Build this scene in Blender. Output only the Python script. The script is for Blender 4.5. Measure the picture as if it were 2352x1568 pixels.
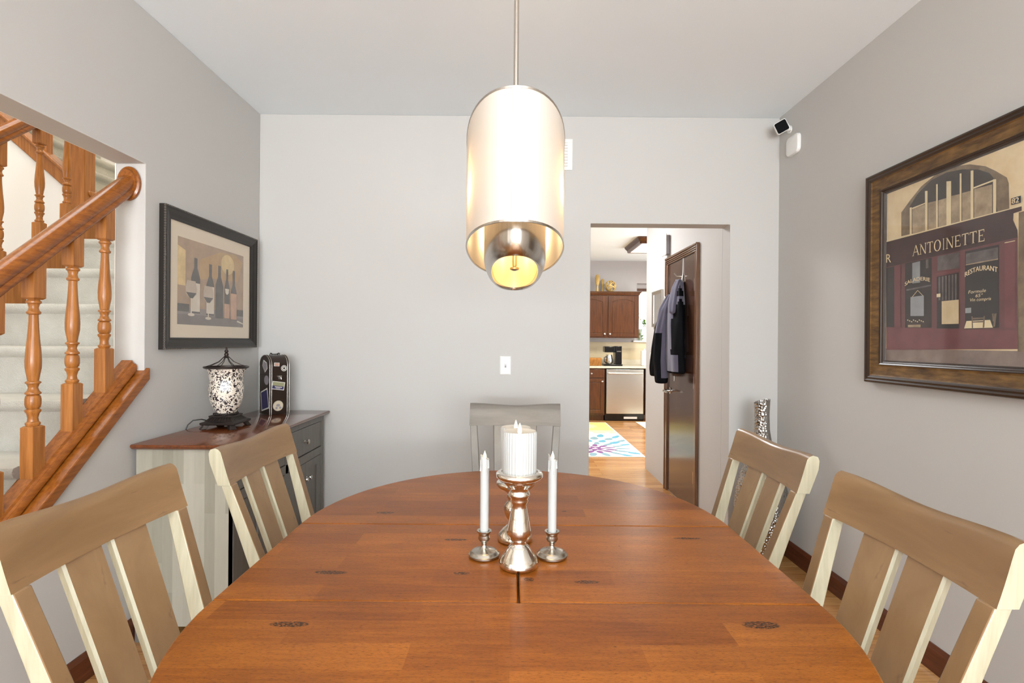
import bpy, bmesh, math, random
from mathutils import Vector, Matrix, Euler
random.seed(7)
PI = math.pi
SC = bpy.context.scene
COL = SC.collection
for o in list(bpy.data.objects):
    bpy.data.objects.remove(o)

# ------------------------------------------------------------ camera
F = 1176.0                      # focal length in px of the 2352 px wide frame (18 mm)
ROLL = 0.0080
HOR = 784.0
EYE = 1.30
cam_d = bpy.data.cameras.new('camera'); cam = bpy.data.objects.new('camera', cam_d); COL.objects.link(cam)
cam_d.sensor_width = 36.0; cam_d.lens = 18.0; cam_d.clip_start = 0.02; cam_d.clip_end = 100
cam.location = (0, 0, EYE)
cam.rotation_euler = (Matrix.Rotation(PI / 2, 4, 'X') @ Matrix.Rotation(ROLL, 4, 'Z')).to_euler()
SC.camera = cam

# ------------------------------------------------------------ world, lights, exposure
def area(name, loc, rot, size, power, col=(1, 1, 1), spread=PI):
    l = bpy.data.lights.new(name, 'AREA'); l.shape = 'RECTANGLE'; l.size, l.size_y = size
    l.energy = power; l.color = col; l.spread = spread
    o = bpy.data.objects.new(name, l); COL.objects.link(o); o.location = loc; o.rotation_euler = rot
    return o
def point(name, loc, power, col=(1, 1, 1), r=0.03):
    l = bpy.data.lights.new(name, 'POINT'); l.energy = power; l.color = col; l.shadow_soft_size = r
    o = bpy.data.objects.new(name, l); COL.objects.link(o); o.location = loc
    return o
w = bpy.data.worlds.new('sky'); SC.world = w; w.use_nodes = True
w.node_tree.nodes['Background'].inputs[0].default_value = (0.86, 0.93, 1.0, 1)
w.node_tree.nodes['Background'].inputs[1].default_value = 2.2
area('rear_window_daylight', (0.04, -4.14, 1.40), (PI / 2 - .12, 0, 0), (2.9, 1.9), 56, (0.91, 0.955, 1.0))
area('ceiling_fill_up', (0.04, -4.02, 1.20), (PI / 2 + 1.30, 0, 0), (2.9, 1.2), 270, (0.87, 0.94, 1.0))  # added fill by the rear window, aimed up to brighten the ceiling
area('side_wall_fill', (1.63, -2.4, 1.45), (0, PI / 2, 0), (1.8, 2.0), 66, (0.90, 0.95, 1.0))  # unseen fill added behind the camera to lift the walls; no window here
point('stair_lamp_light', (-2.05, 2.7, 3.9), 34, (1.0, .80, .52), .12)
area('stair_overhead_fill', (-2.8, 1.8, 4.85), (0, 0, 0), (2.4, 3.0), 50, (0.93, 0.97, 1.0))  # added overhead fill to brighten the stairwell, under a closed ceiling
area('entry_window_daylight', (-3.4, -1.35, 1.5), (PI / 2, 0, 0), (1.8, 2.2), 14, (0.95, 0.985, 1.0))
area('kitchen_ceiling_light', (2.05, 7.25, 2.60), (0, 0, 0), (0.5, 0.5), 40, (1.0, 0.95, 0.85))
area('kitchen_patio_daylight', (3.50, 6.3, 1.4), (0, PI / 2, 0), (2.0, 2.2), 75, (1.0, 0.99, 0.97))
area('hall_ceiling_light', (0.3, 4.9, 2.70), (0, 0, 0), (0.8, 0.8), 42, (0.95, 0.97, 1.0))
SC.view_settings.view_transform = 'Standard'
SC.view_settings.look = 'None'
SC.view_settings.gamma = 1.0
SC.view_settings.use_curve_mapping = False
SC.view_settings.exposure = 0.60

# ------------------------------------------------------------ helpers
def at(px, py, Y=None, X=None, Z=None):
    """photo pixel -> world point on the plane Y=, X= or Z= (used to measure real positions)"""
    du, dv = px - 1176.0, HOR - py
    u = du - dv * ROLL; v = dv + du * ROLL
    if Y is None:
        Y = F * X / u if X is not None else F * (Z - EYE) / v
    s = F / Y
    return Vector((u / s, Y, EYE + v / s))
def lin(c): 
    c /= 255.0
    return c / 12.92 if c <= 0.04045 else ((c + 0.055) / 1.055) ** 2.4
def C(r, g, b): return (lin(r), lin(g), lin(b), 1.0)
MATS = {}
class NT:
    def __init__(s, name):
        s.m = bpy.data.materials.new(name); s.m.use_nodes = True
        s.t = s.m.node_tree; s.b = s.t.nodes['Principled BSDF']; s.out = s.t.nodes['Material Output']
        MATS[name] = s.m
    def n(s, ty, **kw):
        nd = s.t.nodes.new(ty)
        for k, v in kw.items():
            if k.startswith('i_'):
                key = k[2:]
                key = int(key) if key.isdigit() else key.replace('_', ' ')
                if hasattr(v, 'node'): s.t.links.new(v, nd.inputs[key])
                else: nd.inputs[key].default_value = v
            else: setattr(nd, k, v)
        return nd
    def link(s, a, b): s.t.links.new(a, b)
    def coord(s, scale=(1, 1, 1), rot=(0, 0, 0), kind='Object', loc=(0, 0, 0)):
        tc = s.n('ShaderNodeTexCoord')
        mp = s.n('ShaderNodeMapping'); s.link(tc.outputs[kind], mp.inputs[0])
        mp.inputs['Scale'].default_value = scale; mp.inputs['Rotation'].default_value = rot; mp.inputs['Location'].default_value = loc
        return mp.outputs[0]
    def noise(s, vec, scale=5, detail=4, rough=.55, dist=0):
        nd = s.n('ShaderNodeTexNoise'); s.link(vec, nd.inputs['Vector'])
        nd.inputs['Scale'].default_value = scale; nd.inputs['Detail'].default_value = detail
        nd.inputs['Roughness'].default_value = rough; nd.inputs['Distortion'].default_value = dist
        return nd.outputs[0]
    def ramp(s, fac, stops):
        r = s.n('ShaderNodeValToRGB'); s.link(fac, r.inputs[0])
        e = r.color_ramp.elements
        while len(e) < len(stops): e.new(0.5)
        for k, (p, c) in enumerate(stops):
            e[k].position = p; e[k].color = c if len(c) == 4 else (*c, 1)
        return r.outputs[0]
    def mix(s, fac, a, b, mode='MIX'):
        m = s.n('ShaderNodeMix', data_type='RGBA', blend_type=mode)
        for i, v in ((0, fac), (6, a), (7, b)):
            if hasattr(v, 'node'): s.link(v, m.inputs[i])
            else: m.inputs[i].default_value = v
        return m.outputs[2]
    def math(s, op, a, b=0.0, c=0.0, clamp=False):
        m = s.n('ShaderNodeMath', operation=op, use_clamp=clamp)
        for i, v in enumerate((a, b, c)):
            if hasattr(v, 'node'): s.link(v, m.inputs[i])
            else: m.inputs[i].default_value = v
        return m.outputs[0]
    def bump(s, h, strength=.2, dist=.002):
        b = s.n('ShaderNodeBump'); s.link(h, b.inputs['Height']); b.inputs['Strength'].default_value = strength; b.inputs['Distance'].default_value = dist
        s.link(b.outputs[0], s.b.inputs['Normal'])
    def set(s, base=None, rough=None, metal=None, **kw):
        for k, v in (('Base Color', base), ('Roughness', rough), ('Metallic', metal), *[(a.replace('_', ' '), b) for a, b in kw.items()]):
            if v is None: continue
            if hasattr(v, 'node'): s.link(v, s.b.inputs[k])
            else: s.b.inputs[k].default_value = v
        return s.m
def plain(name, col, rough=.5, metal=0.0, vary=.06, scale=14, bump=0, bscale=200, **kw):
    t = NT(name); v = t.coord()
    n = t.noise(v, scale, 3)
    base = t.mix(n, tuple(c * (1 - vary) for c in col[:3]) + (1,), tuple(min(1, c * (1 + vary)) for c in col[:3]) + (1,))
    t.set(base, rough, metal, **kw)
    if bump: t.bump(t.noise(v, bscale, 3), bump)
    return t.m
def wood(name, a, b, axis='X', rough=.35, scale=6, stretch=14, coat=0.0, streak=None, spec=.35):
    t = NT(name)
    sc = {'X': (1, stretch, stretch), 'Y': (stretch, 1, stretch), 'Z': (stretch, stretch, 1)}[axis]
    v = t.coord(sc)
    n = t.noise(v, scale, 6, .6, .4)
    f = t.ramp(n, [(.3, (0, 0, 0)), (.7, (1, 1, 1))])
    base = t.mix(f, a, b)
    if streak:
        n2 = t.noise(t.coord(tuple(c * 2.2 for c in sc)), scale * 2, 3)
        base = t.mix(t.ramp(n2, [(.68, (0, 0, 0)), (.80, (1, 1, 1))]), base, streak)
    t.set(base, rough, Coat_Weight=coat, Coat_Roughness=.12, Specular_IOR_Level=spec)
    t.bump(n, .08, .001)
    return t.m
def glow(name, col, strength):
    t = NT(name); t.set(col, .5, Emission_Color=col, Emission_Strength=strength); return t.m

class MB:
    def __init__(s): s.v = []; s.f = []; s.m = []
    def add(s, vs, fs, mi=0, M=None):
        k = len(s.v)
        s.v += [(M @ Vector(p)) if M is not None else Vector(p) for p in vs]
        s.f += [tuple(k + i for i in f) for f in fs]
        s.m += [mi] * len(fs)
        return s
    def box(s, x0, x1, y0, y1, z0, z1, mi=0, M=None):
        x0, x1 = sorted((x0, x1)); y0, y1 = sorted((y0, y1)); z0, z1 = sorted((z0, z1))
        vs = [(x0, y0, z0), (x1, y0, z0), (x1, y1, z0), (x0, y1, z0), (x0, y0, z1), (x1, y0, z1), (x1, y1, z1), (x0, y1, z1)]
        return s.add(vs, [(3, 2, 1, 0), (4, 5, 6, 7), (0, 1, 5, 4), (1, 2, 6, 5), (2, 3, 7, 6), (3, 0, 4, 7)], mi, M)
    def rings(s, rings, mi=0, closed=True, caps=True, M=None):
        """loft a list of equal-length vertex rings"""
        n = len(rings[0]); vs = [p for r in rings for p in r]; fs = []
        for i in range(len(rings) - 1):
            for j in range(n if closed else n - 1):
                a, b = i * n + j, i * n + (j + 1) % n
                fs.append((a, b, b + n, a + n))
        if caps:
            fs.append(tuple(range(n - 1, -1, -1))); fs.append(tuple(range((len(rings) - 1) * n, len(rings) * n)))
        return s.add(vs, fs, mi, M)
    def lathe(s, prof, c=(0, 0, 0), n=32, mi=0, sx=1, sy=1, M=None, fn=None, caps=True):
        R = []
        for z, r in prof:
            ring = []
            for k in range(n):
                a = 2 * PI * k / n
                q = r * (fn(a, z) if fn else 1)
                ring.append((c[0] + q * sx * math.cos(a), c[1] + q * sy * math.sin(a), c[2] + z))
            R.append(ring)
        return s.rings(R, mi, True, caps, M)
    def tube(s, pts, r, n=10, mi=0, M=None, sx=1.0):
        pts = [Vector(p) for p in pts]; R = []
        up = Vector((0, 0, 1))
        for i, p in enumerate(pts):
            d = (pts[min(i + 1, len(pts) - 1)] - pts[max(i - 1, 0)]).normalized()
            if abs(d.dot(up)) > .95 and i == 0: up = Vector((0, 1, 0)) if abs(d.y) < .9 else Vector((1, 0, 0))
            a = d.cross(up).normalized(); b = a.cross(d).normalized(); up = b
            rr = r[i] if isinstance(r, (list, tuple)) else r
            R.append([p + a * math.cos(2 * PI * k / n) * rr * sx + b * math.sin(2 * PI * k / n) * rr for k in range(n)])
        return s.rings(R, mi, True, True, M)
    def prism(s, poly, axis, a0, a1, mi=0, M=None):
        """extrude a 2D polygon; axis X: (y,z), Y: (x,z), Z: (x,y)"""
        def P(p, a): return {'X': (a, p[0], p[1]), 'Y': (p[0], a, p[1]), 'Z': (p[0], p[1], a)}[axis]
        n = len(poly); vs = [P(p, a0) for p in poly] + [P(p, a1) for p in poly]
        fs = [tuple(range(n - 1, -1, -1)), tuple(range(n, 2 * n))] + [(i, (i + 1) % n, n + (i + 1) % n, n + i) for i in range(n)]
        return s.add(vs, fs, mi, M)
    def poly(s, pts, mi=0): return s.add(pts, [tuple(range(len(pts)))], mi)
    def build(s, name, mats, parent=None, smooth=None, bevel=0, local=False, segs=2, recalc=True, sub=0):
        me = bpy.data.meshes.new(name)
        off = Vector((0, 0, 0))
        if parent is not None and not local: off = ORG.get(parent.name, Vector((0, 0, 0)))
        me.from_pydata([tuple(p - off) for p in s.v], [], s.f)
        if not isinstance(mats, (list, tuple)): mats = [mats]
        for m in mats: me.materials.append(MATS[m] if isinstance(m, str) else m)
        for p, mi in zip(me.polygons, s.m): p.material_index = mi
        if recalc:
            bm = bmesh.new(); bm.from_mesh(me); bmesh.ops.recalc_face_normals(bm, faces=bm.faces); bm.to_mesh(me); bm.free()
        o = bpy.data.objects.new(name, me); COL.objects.link(o)
        if parent is not None:
            o.parent = parent
            ORG[o.name] = off
        if bevel:
            b = o.modifiers.new('bevel', 'BEVEL'); b.width = bevel; b.segments = segs; b.limit_method = 'ANGLE'; b.angle_limit = math.radians(35); b.harden_normals = False
        if sub:
            b = o.modifiers.new('subdivision', 'SUBSURF'); b.levels = b.render_levels = sub
        if smooth is not None or bevel or sub:
            for p in me.polygons: p.use_smooth = True
            me.set_sharp_from_angle(angle=math.radians(smooth if smooth else 40))
        return o
ORG = {}
def thing(name, label, cat, loc=(0, 0, 0), rz=0, group=None):
    o = bpy.data.objects.new(name, None); COL.objects.link(o); o.empty_display_size = .1
    o.location = loc; o.rotation_euler = (0, 0, rz)
    ORG[o.name] = Vector(loc)
    return tag(o, label, cat, group)
def tag(o, label, cat, group=None):
    o['label'] = label; o['category'] = cat
    if group: o['group'] = group
    return o
def struct(o, label=None):
    o['kind'] = 'structure'
    if label: o['label'] = label
    return o
def bx(name, a, b, mat, parent=None, bevel=0, **kw):
    return MB().box(a[0], b[0], a[1], b[1], a[2], b[2]).build(name, mat, parent, bevel=bevel, **kw)
def text_polys(body, size=1.0):
    """font outlines as (verts2d, faces), width"""
    cu = bpy.data.curves.new('t', 'FONT'); cu.body = body; cu.size = size; cu.resolution_u = 3
    ob = bpy.data.objects.new('t', cu); COL.objects.link(ob)
    dg = bpy.context.evaluated_depsgraph_get(); me = bpy.data.meshes.new_from_object(ob.evaluated_get(dg))
    vs = [(v.co.x, v.co.y) for v in me.vertices]; fs = [tuple(p.vertices) for p in me.polygons]
    bpy.data.objects.remove(ob); bpy.data.curves.remove(cu); bpy.data.meshes.remove(me)
    return vs, fs

# ------------------------------------------------------------ materials
def wall_mat(name, col, v=.02):
    t = NT(name); c = t.coord()
    n = t.noise(c, 1.3, 3)
    base = t.mix(n, tuple(x * (1 - v) for x in col[:3]) + (1,), tuple(x * (1 + v) for x in col[:3]) + (1,))
    t.set(base, .62); t.bump(t.noise(c, 140, 3), .10, .001); return t.m
wall_mat('wall_paint', C(196, 193, 188))
wall_mat('white_paint', C(240, 238, 232))
wall_mat('ceiling_paint', C(243, 250, 254))
wall_mat('kitchen_paint', C(176, 172, 172))
plain('white_plastic', C(236, 235, 231), .35, vary=.02)
plain('dark_gap', C(14, 11, 9), .8)
plain('black_plastic', C(12, 12, 13), .18)
plain('matte_black', C(4, 4, 5), .5, Specular_IOR_Level=.05)
plain('black_satin', C(30, 26, 22), .32, vary=.2)
plain('dark_bronze', C(62, 54, 50), .38, .75, vary=.25, scale=60)
plain('silver_knob', C(190, 186, 180), .22, 1.0)
plain('brushed_steel', C(196, 192, 186), .28, 1.0)
plain('wax_white', C(180, 180, 177), .42, vary=.02, Subsurface_Weight=.15, Subsurface_Radius=(.01, .008, .005))
plain('flame_plastic', C(252, 240, 215), .3, Emission_Color=C(255, 225, 170), Emission_Strength=.25)
plain('pewter', C(186, 180, 170), .27, 1.0, vary=.15, scale=40)
wood('stair_oak', C(140, 84, 34), C(182, 118, 58), 'Z', .30, 5, 16, .15)
wood('stair_oak_long', C(120, 64, 18), C(158, 92, 32), 'Y', .24, 5, 16, .25)
wood('baseboard_wood', C(78, 40, 22), C(104, 56, 32), 'Y', .35, 5, 12)
wood('sideboard_top_wood', C(88, 44, 20), C(122, 66, 32), 'Y', .16, 4, 14, .6)
wood('cabinet_cherry', C(62, 32, 10), C(90, 50, 18), 'Z', .28, 4, 10, .4)
wood('door_walnut', C(66, 45, 34), C(84, 58, 44), 'Z', .2, 4, 14, .5)
wood('casing_walnut', C(92, 62, 42), C(116, 82, 58), 'Z', .22, 4, 14, .5)
wood('chair_front_wood', C(136, 106, 74), C(164, 132, 96), 'Z', .30, 2.2, 4, .12, C(122, 96, 72))
wood('chair_rail_wood', C(130, 99, 66), C(158, 124, 86), 'X', .28, 2.2, 6, .15, C(118, 92, 68))
wood('chair_edge_wood', C(166, 159, 134), C(186, 180, 156), 'Z', .38, 4, 16, .05, C(158, 148, 116))
wood('grey_chair_wood', C(128, 122, 114), C(146, 140, 131), 'Z', .32, 3, 6, .1)
wood('grey_chair_rail', C(118, 112, 104), C(140, 133, 125), 'X', .3, 3, 7, .1)
wood('sideboard_grey', C(104, 100, 94), C(120, 116, 110), 'Z', .42, 5, 14)
# blocky pale planks of the sideboard's end panel
t = NT('sideboard_end_wood'); v = t.coord()
sw = t.n('ShaderNodeSeparateXYZ'); t.link(v, sw.inputs[0])
cb = t.n('ShaderNodeCombineXYZ'); t.link(sw.outputs[2], cb.inputs[0]); t.link(sw.outputs[0], cb.inputs[1])
br = t.n('ShaderNodeTexBrick', offset=.37, squash=1.0); t.link(cb.outputs[0], br.inputs['Vector'])
br.inputs['Color1'].default_value = C(186, 180, 164); br.inputs['Color2'].default_value = C(128, 122, 104); br.inputs['Mortar'].default_value = C(180, 172, 150)
br.inputs['Scale'].default_value = 1; br.inputs['Mortar Size'].default_value = .0; br.inputs['Brick Width'].default_value = .34; br.inputs['Row Height'].default_value = .045
n = t.noise(t.coord((16, 16, 1.6)), 4, 5)
t.set(t.mix(.55, t.mix(n, C(142, 137, 122), C(178, 173, 158)), br.outputs[0]), .45)
# table top: staves of stained wood running left to right, with dark worm marks
t = NT('table_wood'); v = t.coord(kind='Object')
br = t.n('ShaderNodeTexBrick', offset=.43, offset_frequency=2); t.link(v, br.inputs['Vector'])
br.inputs['Color1'].default_value = C(178, 106, 36); br.inputs['Color2'].default_value = C(126, 66, 18); br.inputs['Mortar'].default_value = C(138, 76, 22)
br.inputs['Scale'].default_value = 1; br.inputs['Mortar Size'].default_value = 0; br.inputs['Brick Width'].default_value = .41; br.inputs['Row Height'].default_value = .074
n1 = t.noise(t.coord((1.6, 22, 22)), 5, 6, .65, .5)
n2 = t.noise(t.coord((16, 90, 90)), 7, 4, .65)
n3 = t.noise(t.coord((1.2, 3, 1)), 3.2, 3)
g = t.mix(t.ramp(n1, [(.32, (0, 0, 0)), (.68, (1, 1, 1))]), C(110, 56, 12), C(180, 108, 38))
base = t.mix(.58, g, br.outputs[0])
base = t.mix(t.ramp(n3, [(.35, (0, 0, 0)), (.7, (.45, .45, .45))]), base, C(96, 48, 18))
base = t.mix(t.ramp(n2, [(.52, (0, 0, 0)), (.68, (.75, .75, .75))]), base, C(84, 42, 8))
mask = None
for (px, py, rx, ry) in ((760, 1314, .040, .010), (665, 1433, .040, .010), (885, 1177, .030, .010), (1348, 1336, .030, .008), (1748, 1435, .038, .014), (1048, 1239, .035, .007), (1578, 1236, .040, .007), (1215, 1330, .012, .01), (1060, 1316, .02, .007)):
    p = at(px, py, Z=.76)
    sb = t.n('ShaderNodeVectorMath', operation='SUBTRACT'); t.link(v, sb.inputs[0]); sb.inputs[1].default_value = (p.x, p.y - 1.284, 0)
    ml = t.n('ShaderNodeVectorMath', operation='MULTIPLY'); t.link(sb.outputs[0], ml.inputs[0]); ml.inputs[1].default_value = (1 / rx, 1 / ry, 0)
    ln = t.n('ShaderNodeVectorMath', operation='LENGTH'); t.link(ml.outputs[0], ln.inputs[0])
    k = t.math('SUBTRACT', 1.0, ln.outputs['Value'], clamp=True)
    mask = k if mask is None else t.math('MAXIMUM', mask, k)
nm = t.noise(t.coord((1, 3.2, 1)), 150, 2)
mk = t.math('MULTIPLY', t.ramp(mask, [(.0, (0, 0, 0)), (.12, (1, 1, 1))]), t.ramp(nm, [(.45, (0, 0, 0)), (.50, (1, 1, 1))]))
nd = t.noise(t.coord((1, 1.6, 1)), 26, 1)
mk2 = t.ramp(nd, [(.80, (0, 0, 0)), (.82, (1, 1, 1))])
base = t.mix(mk2, base, C(40, 22, 10)); base = t.mix(mk, base, C(36, 20, 10))
t.set(base, t.ramp(n1, [(.2, (.26,) * 3), (.8, (.36,) * 3)]), Specular_IOR_Level=.22)
t.bump(n2, .05, .0006)
# floor boards
def floor_mat(name, c1, c2, dark, bw=.9, rh=.085):
    t = NT(name); v = t.coord()
    br = t.n('ShaderNodeTexBrick', offset=.37, offset_frequency=2); t.link(v, br.inputs['Vector'])
    br.inputs['Color1'].default_value = c1; br.inputs['Color2'].default_value = c2; br.inputs['Mortar'].default_value = dark
    br.inputs['Scale'].default_value = 1; br.inputs['Mortar Size'].default_value = .0012; br.inputs['Brick Width'].default_value = bw; br.inputs['Row Height'].default_value = rh
    n1 = t.noise(t.coord((1.2, 16, 16)), 5, 5, .6, .4)
    t.set(t.mix(t.ramp(n1, [(.3, (.0,) * 3), (.72, (.55,) * 3)]), br.outputs[0], dark), .24, Coat_Weight=.25, Coat_Roughness=.15)
floor_mat('floor_wood', C(206, 156, 98), C(170, 118, 68), C(128, 82, 44))
# carpet
t = NT('carpet'); v = t.coord()
n1 = t.noise(v, 9, 4); n2 = t.noise(v, 240, 3)
t.set(t.mix(n1, C(186, 182, 170), C(220, 218, 208)), .95, Sheen_Weight=.3); t.bump(n2, .9, .006)
# metal, glass
t = NT('mercury_glass'); v = t.coord(); n1 = t.noise(v, 34, 6, .7); n2 = t.noise(v, 120, 3)
f = t.ramp(n1, [(.50, (0, 0, 0)), (.66, (1, 1, 1))])
t.set(t.mix(f, C(236, 230, 220), C(196, 176, 146)), t.ramp(n1, [(.45, (.09,) * 3), (.7, (.30,) * 3)]), 1.0, Coat_Weight=.6, Coat_Roughness=.03)
t = NT('brushed_nickel'); v = t.coord((90, 90, 2)); n = t.noise(v, 3, 3)
t.set(t.mix(n, C(170, 160, 150), C(206, 198, 188)), .24, 1.0)
t = NT('stainless'); v = t.coord((90, 2, 90)); n = t.noise(v, 3, 3)
t.set(t.mix(n, C(196, 194, 186), C(216, 214, 206)), .27, 1.0)
t = NT('hammered_metal'); v = t.coord((1, 1, .8)); vo = t.n('ShaderNodeTexVoronoi'); t.link(v, vo.inputs['Vector']); vo.inputs['Scale'].default_value = 85
t.set(C(178, 176, 172), .16, 1.0); t.bump(vo.outputs['Distance'], .8, .006)
# leopard glass of the lamp
t = NT('leopard_glass'); v = t.coord((1, 1, .85))
nz = t.n('ShaderNodeTexNoise'); t.link(v, nz.inputs['Vector']); nz.inputs['Scale'].default_value = 72; nz.inputs['Detail'].default_value = 1.0; nz.inputs['Distortion'].default_value = 1.6
f = t.ramp(nz.outputs[0], [(.52, (0, 0, 0)), (.55, (1, 1, 1))])
t.set(t.mix(f, C(232, 220, 204), C(52, 40, 42)), .22, Coat_Weight=.4)
# pendant fabric: white cloth that lets the bulbs' light through
t = NT('shade_fabric'); v = t.coord((1, 1, 1)); n = t.noise(v, 400, 2)
d = t.n('ShaderNodeBsdfDiffuse'); d.inputs[0].default_value = C(196, 190, 182)
tr = t.n('ShaderNodeBsdfTranslucent'); tr.inputs[0].default_value = C(252, 236, 212)
mx = t.n('ShaderNodeMixShader'); mx.inputs[0].default_value = .17
t.link(d.outputs[0], mx.inputs[1]); t.link(tr.outputs[0], mx.inputs[2]); t.link(mx.outputs[0], t.out.inputs[0])
plain('seam_fabric', C(236, 230, 224), .8)
plain('liner_cream', C(236, 220, 180), .4)
glow('bulb_glass', C(255, 214, 150), 6)
glow('warm_diffuser', C(255, 240, 214), 2.2)
# picture frames
t = NT('gilded_wood'); v = t.coord((3, 3, 12)); n = t.noise(v, 5, 5)
t.set(t.mix(t.ramp(n, [(.3, (0,) * 3), (.7, (1,) * 3)]), C(74, 50, 26), C(132, 98, 52)), .36, .25)
plain('frame_dark_wood', C(52, 36, 24), .3, vary=.2)
plain('frame_espresso', C(30, 24, 18), .34, vary=.2)
plain('bead_metal', C(120, 112, 104), .3, .8)
plain('mat_board', C(230, 214, 190), .7, vary=.02)
t = NT('clear_glass')
gl = t.n('ShaderNodeBsdfGlossy'); gl.inputs['Roughness'].default_value = .06; tp = t.n('ShaderNodeBsdfTransparent')
lw_ = t.n('ShaderNodeLayerWeight'); lw_.inputs[0].default_value = .5
pw = t.math('POWER', lw_.outputs['Facing'], 4.0); fr = t.n('ShaderNodeMath', operation='MULTIPLY_ADD', i_0=pw, i_1=.55, i_2=.035)
mx = t.n('ShaderNodeMixShader'); t.link(fr.outputs[0], mx.inputs[0]); t.link(tp.outputs[0], mx.inputs[1]); t.link(gl.outputs[0], mx.inputs[2]); t.link(mx.outputs[0], t.out.inputs[0])
def paint(name, a, b=None, sc=18):
    t = NT(name); v = t.coord(); n = t.noise(v, sc, 5, .6)
    b = b or tuple(min(1, x * 1.35) for x in a[:3]) + (1,)
    t.set(t.mix(t.ramp(n, [(.3, (0,) * 3), (.7, (1,) * 3)]), a, b), .42); return name

# ------------------------------------------------------------ room shell
XL, XR, YB, H = -1.621, 1.698, 3.270, 2.74
YF = -4.20          # wall behind the camera
LT = .130           # left wall thickness
YJ = 2.257          # far jamb of the stair opening
HDR = 2.070
def ledge(Y): return 1.171 + .86 * (Y - 2.27)       # top of the sloped trim on the stair knee wall
YN = -.60           # near jamb of the stair opening (out of frame)
z0 = .05
lz = ledge(YJ) - .05
yl = YJ - lz / .86
left = [(YB + .12, 0), (YB + .12, H), (YF, H), (YF, 0), (YN, 0), (YN, HDR), (YJ, HDR), (YJ, lz), (yl, 0)]
struct(MB().prism(left, 'X', XL, XL - LT).build('wall_left', 'wall_paint', bevel=.003))
# back wall with the doorway
DX0, DX1, DZ, TB = .497, 1.388, 2.058, .120
back = [(XL, 0), (DX0, 0), (DX0, DZ), (DX1, DZ), (DX1, 0), (XR + .12, 0), (XR + .12, H), (XL, H)]
struct(MB().prism(back, 'Y', YB, YB + TB).build('wall_back', 'wall_paint', bevel=.003))
struct(bx('wall_right', (XR, YF, 0), (XR + .12, YB, H), 'wall_paint'))
# wall behind the camera with a big window opening
rear = MB()
rear.box(XL - LT, XR + .12, YF - .12, YF, 0, .45); rear.box(XL - LT, XR + .12, YF - .12, YF, 2.45, H)
rear.box(XL - LT, -1.45, YF - .12, YF, .45, 2.45); rear.box(1.53, XR + .12, YF - .12, YF, .45, 2.45)
struct(rear.build('wall_front', 'wall_paint'))
wf = MB()
for x in (-1.45, -.47, .51, 1.49): wf.box(x, x + .04, YF - .09, YF - .04, .45, 2.45)
wf.box(-1.45, 1.53, YF - .09, YF - .04, .45, .49); wf.box(-1.45, 1.53, YF - .09, YF - .04, 2.41, 2.45)
struct(wf.build('window_1', 'white_plastic'))
struct(bx('ceiling', (XL - LT, YF - .12, H), (XR + .12, YB + TB, H + .1), 'ceiling_paint'))
struct(bx('floor', (-5.2, -4.4, -.08), (4.0, 9.3, 0), 'floor_wood'))
def baseboard(name, a, b, mat, prof=.014, hgt=.105):
    """a,b in plan; thickness to the left of a->b"""
    a = Vector((*a, 0)); b = Vector((*b, 0)); d = (b - a).normalized(); n = Vector((-d.y, d.x, 0))
    R = []
    for p in (a, b):
        R.append([p + n * .0005, p + n * prof * 1.2 , p + n * prof * 1.2 + Vector((0, 0, .012)), p + n * prof + Vector((0, 0, .03)), p + n * prof + Vector((0, 0, hgt - .02)), p + n * prof * .45 + Vector((0, 0, hgt)), p + n * .0005 + Vector((0, 0, hgt))])
    return struct(MB().rings(R).build(name, mat))
baseboard('baseboard_right', (XR, YF), (XR, YB), 'baseboard_wood')
baseboard('baseboard_back', (XR, YB), (DX1, YB), 'baseboard_wood')
baseboard('baseboard_back_left', (DX0, YB), (XL, YB), 'baseboard_wood')
baseboard('baseboard_left', (XL, YB), (XL, yl + .1), 'baseboard_wood')

# kitchen / hall shell
KB, KH = 9.05, 2.74
struct(bx('wall_hall', (1.388, YB + TB, 0), (1.50, 5.30, KH), 'wall_paint', bevel=.002))
struct(bx('wall_hall_left', (-1.62, YB + TB, 0), (-1.50, KB, KH), 'kitchen_paint'))
WX0, WX1, WZ0, WZ1 = 2.20, 3.20, 1.335, 2.345
kb = [(-1.62, 0), (4.0, 0), (4.0, KH), (-1.62, KH)]
m = MB()
m.box(-1.62, WX0, KB, KB + .16, 0, KH); m.box(WX1, 4.0, KB, KB + .16, 0, KH); m.box(WX0, WX1, KB, KB + .16, 0, WZ0); m.box(WX0, WX1, KB, KB + .16, WZ1, KH)
struct(m.build('wall_kitchen', 'kitchen_paint'))
struct(bx('wall_kitchen_right', (3.70, YB + TB, 0), (3.82, KB, KH), 'kitchen_paint'))
struct(bx('wall_pantry', (1.82, YB, 0), (3.82, YB + TB, KH), 'kitchen_paint'))
struct(bx('ceiling_kitchen', (-1.62, YB + TB, KH), (3.82, KB + .16, KH + .1), 'ceiling_paint'))
baseboard('baseboard_hall', (1.388, 3.72), (1.388, YB + TB), 'white_plastic', .014, .12)
baseboard('baseboard_hall_far', (1.388, 5.30), (1.388, 4.62), 'white_plastic', .014, .12)
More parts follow.
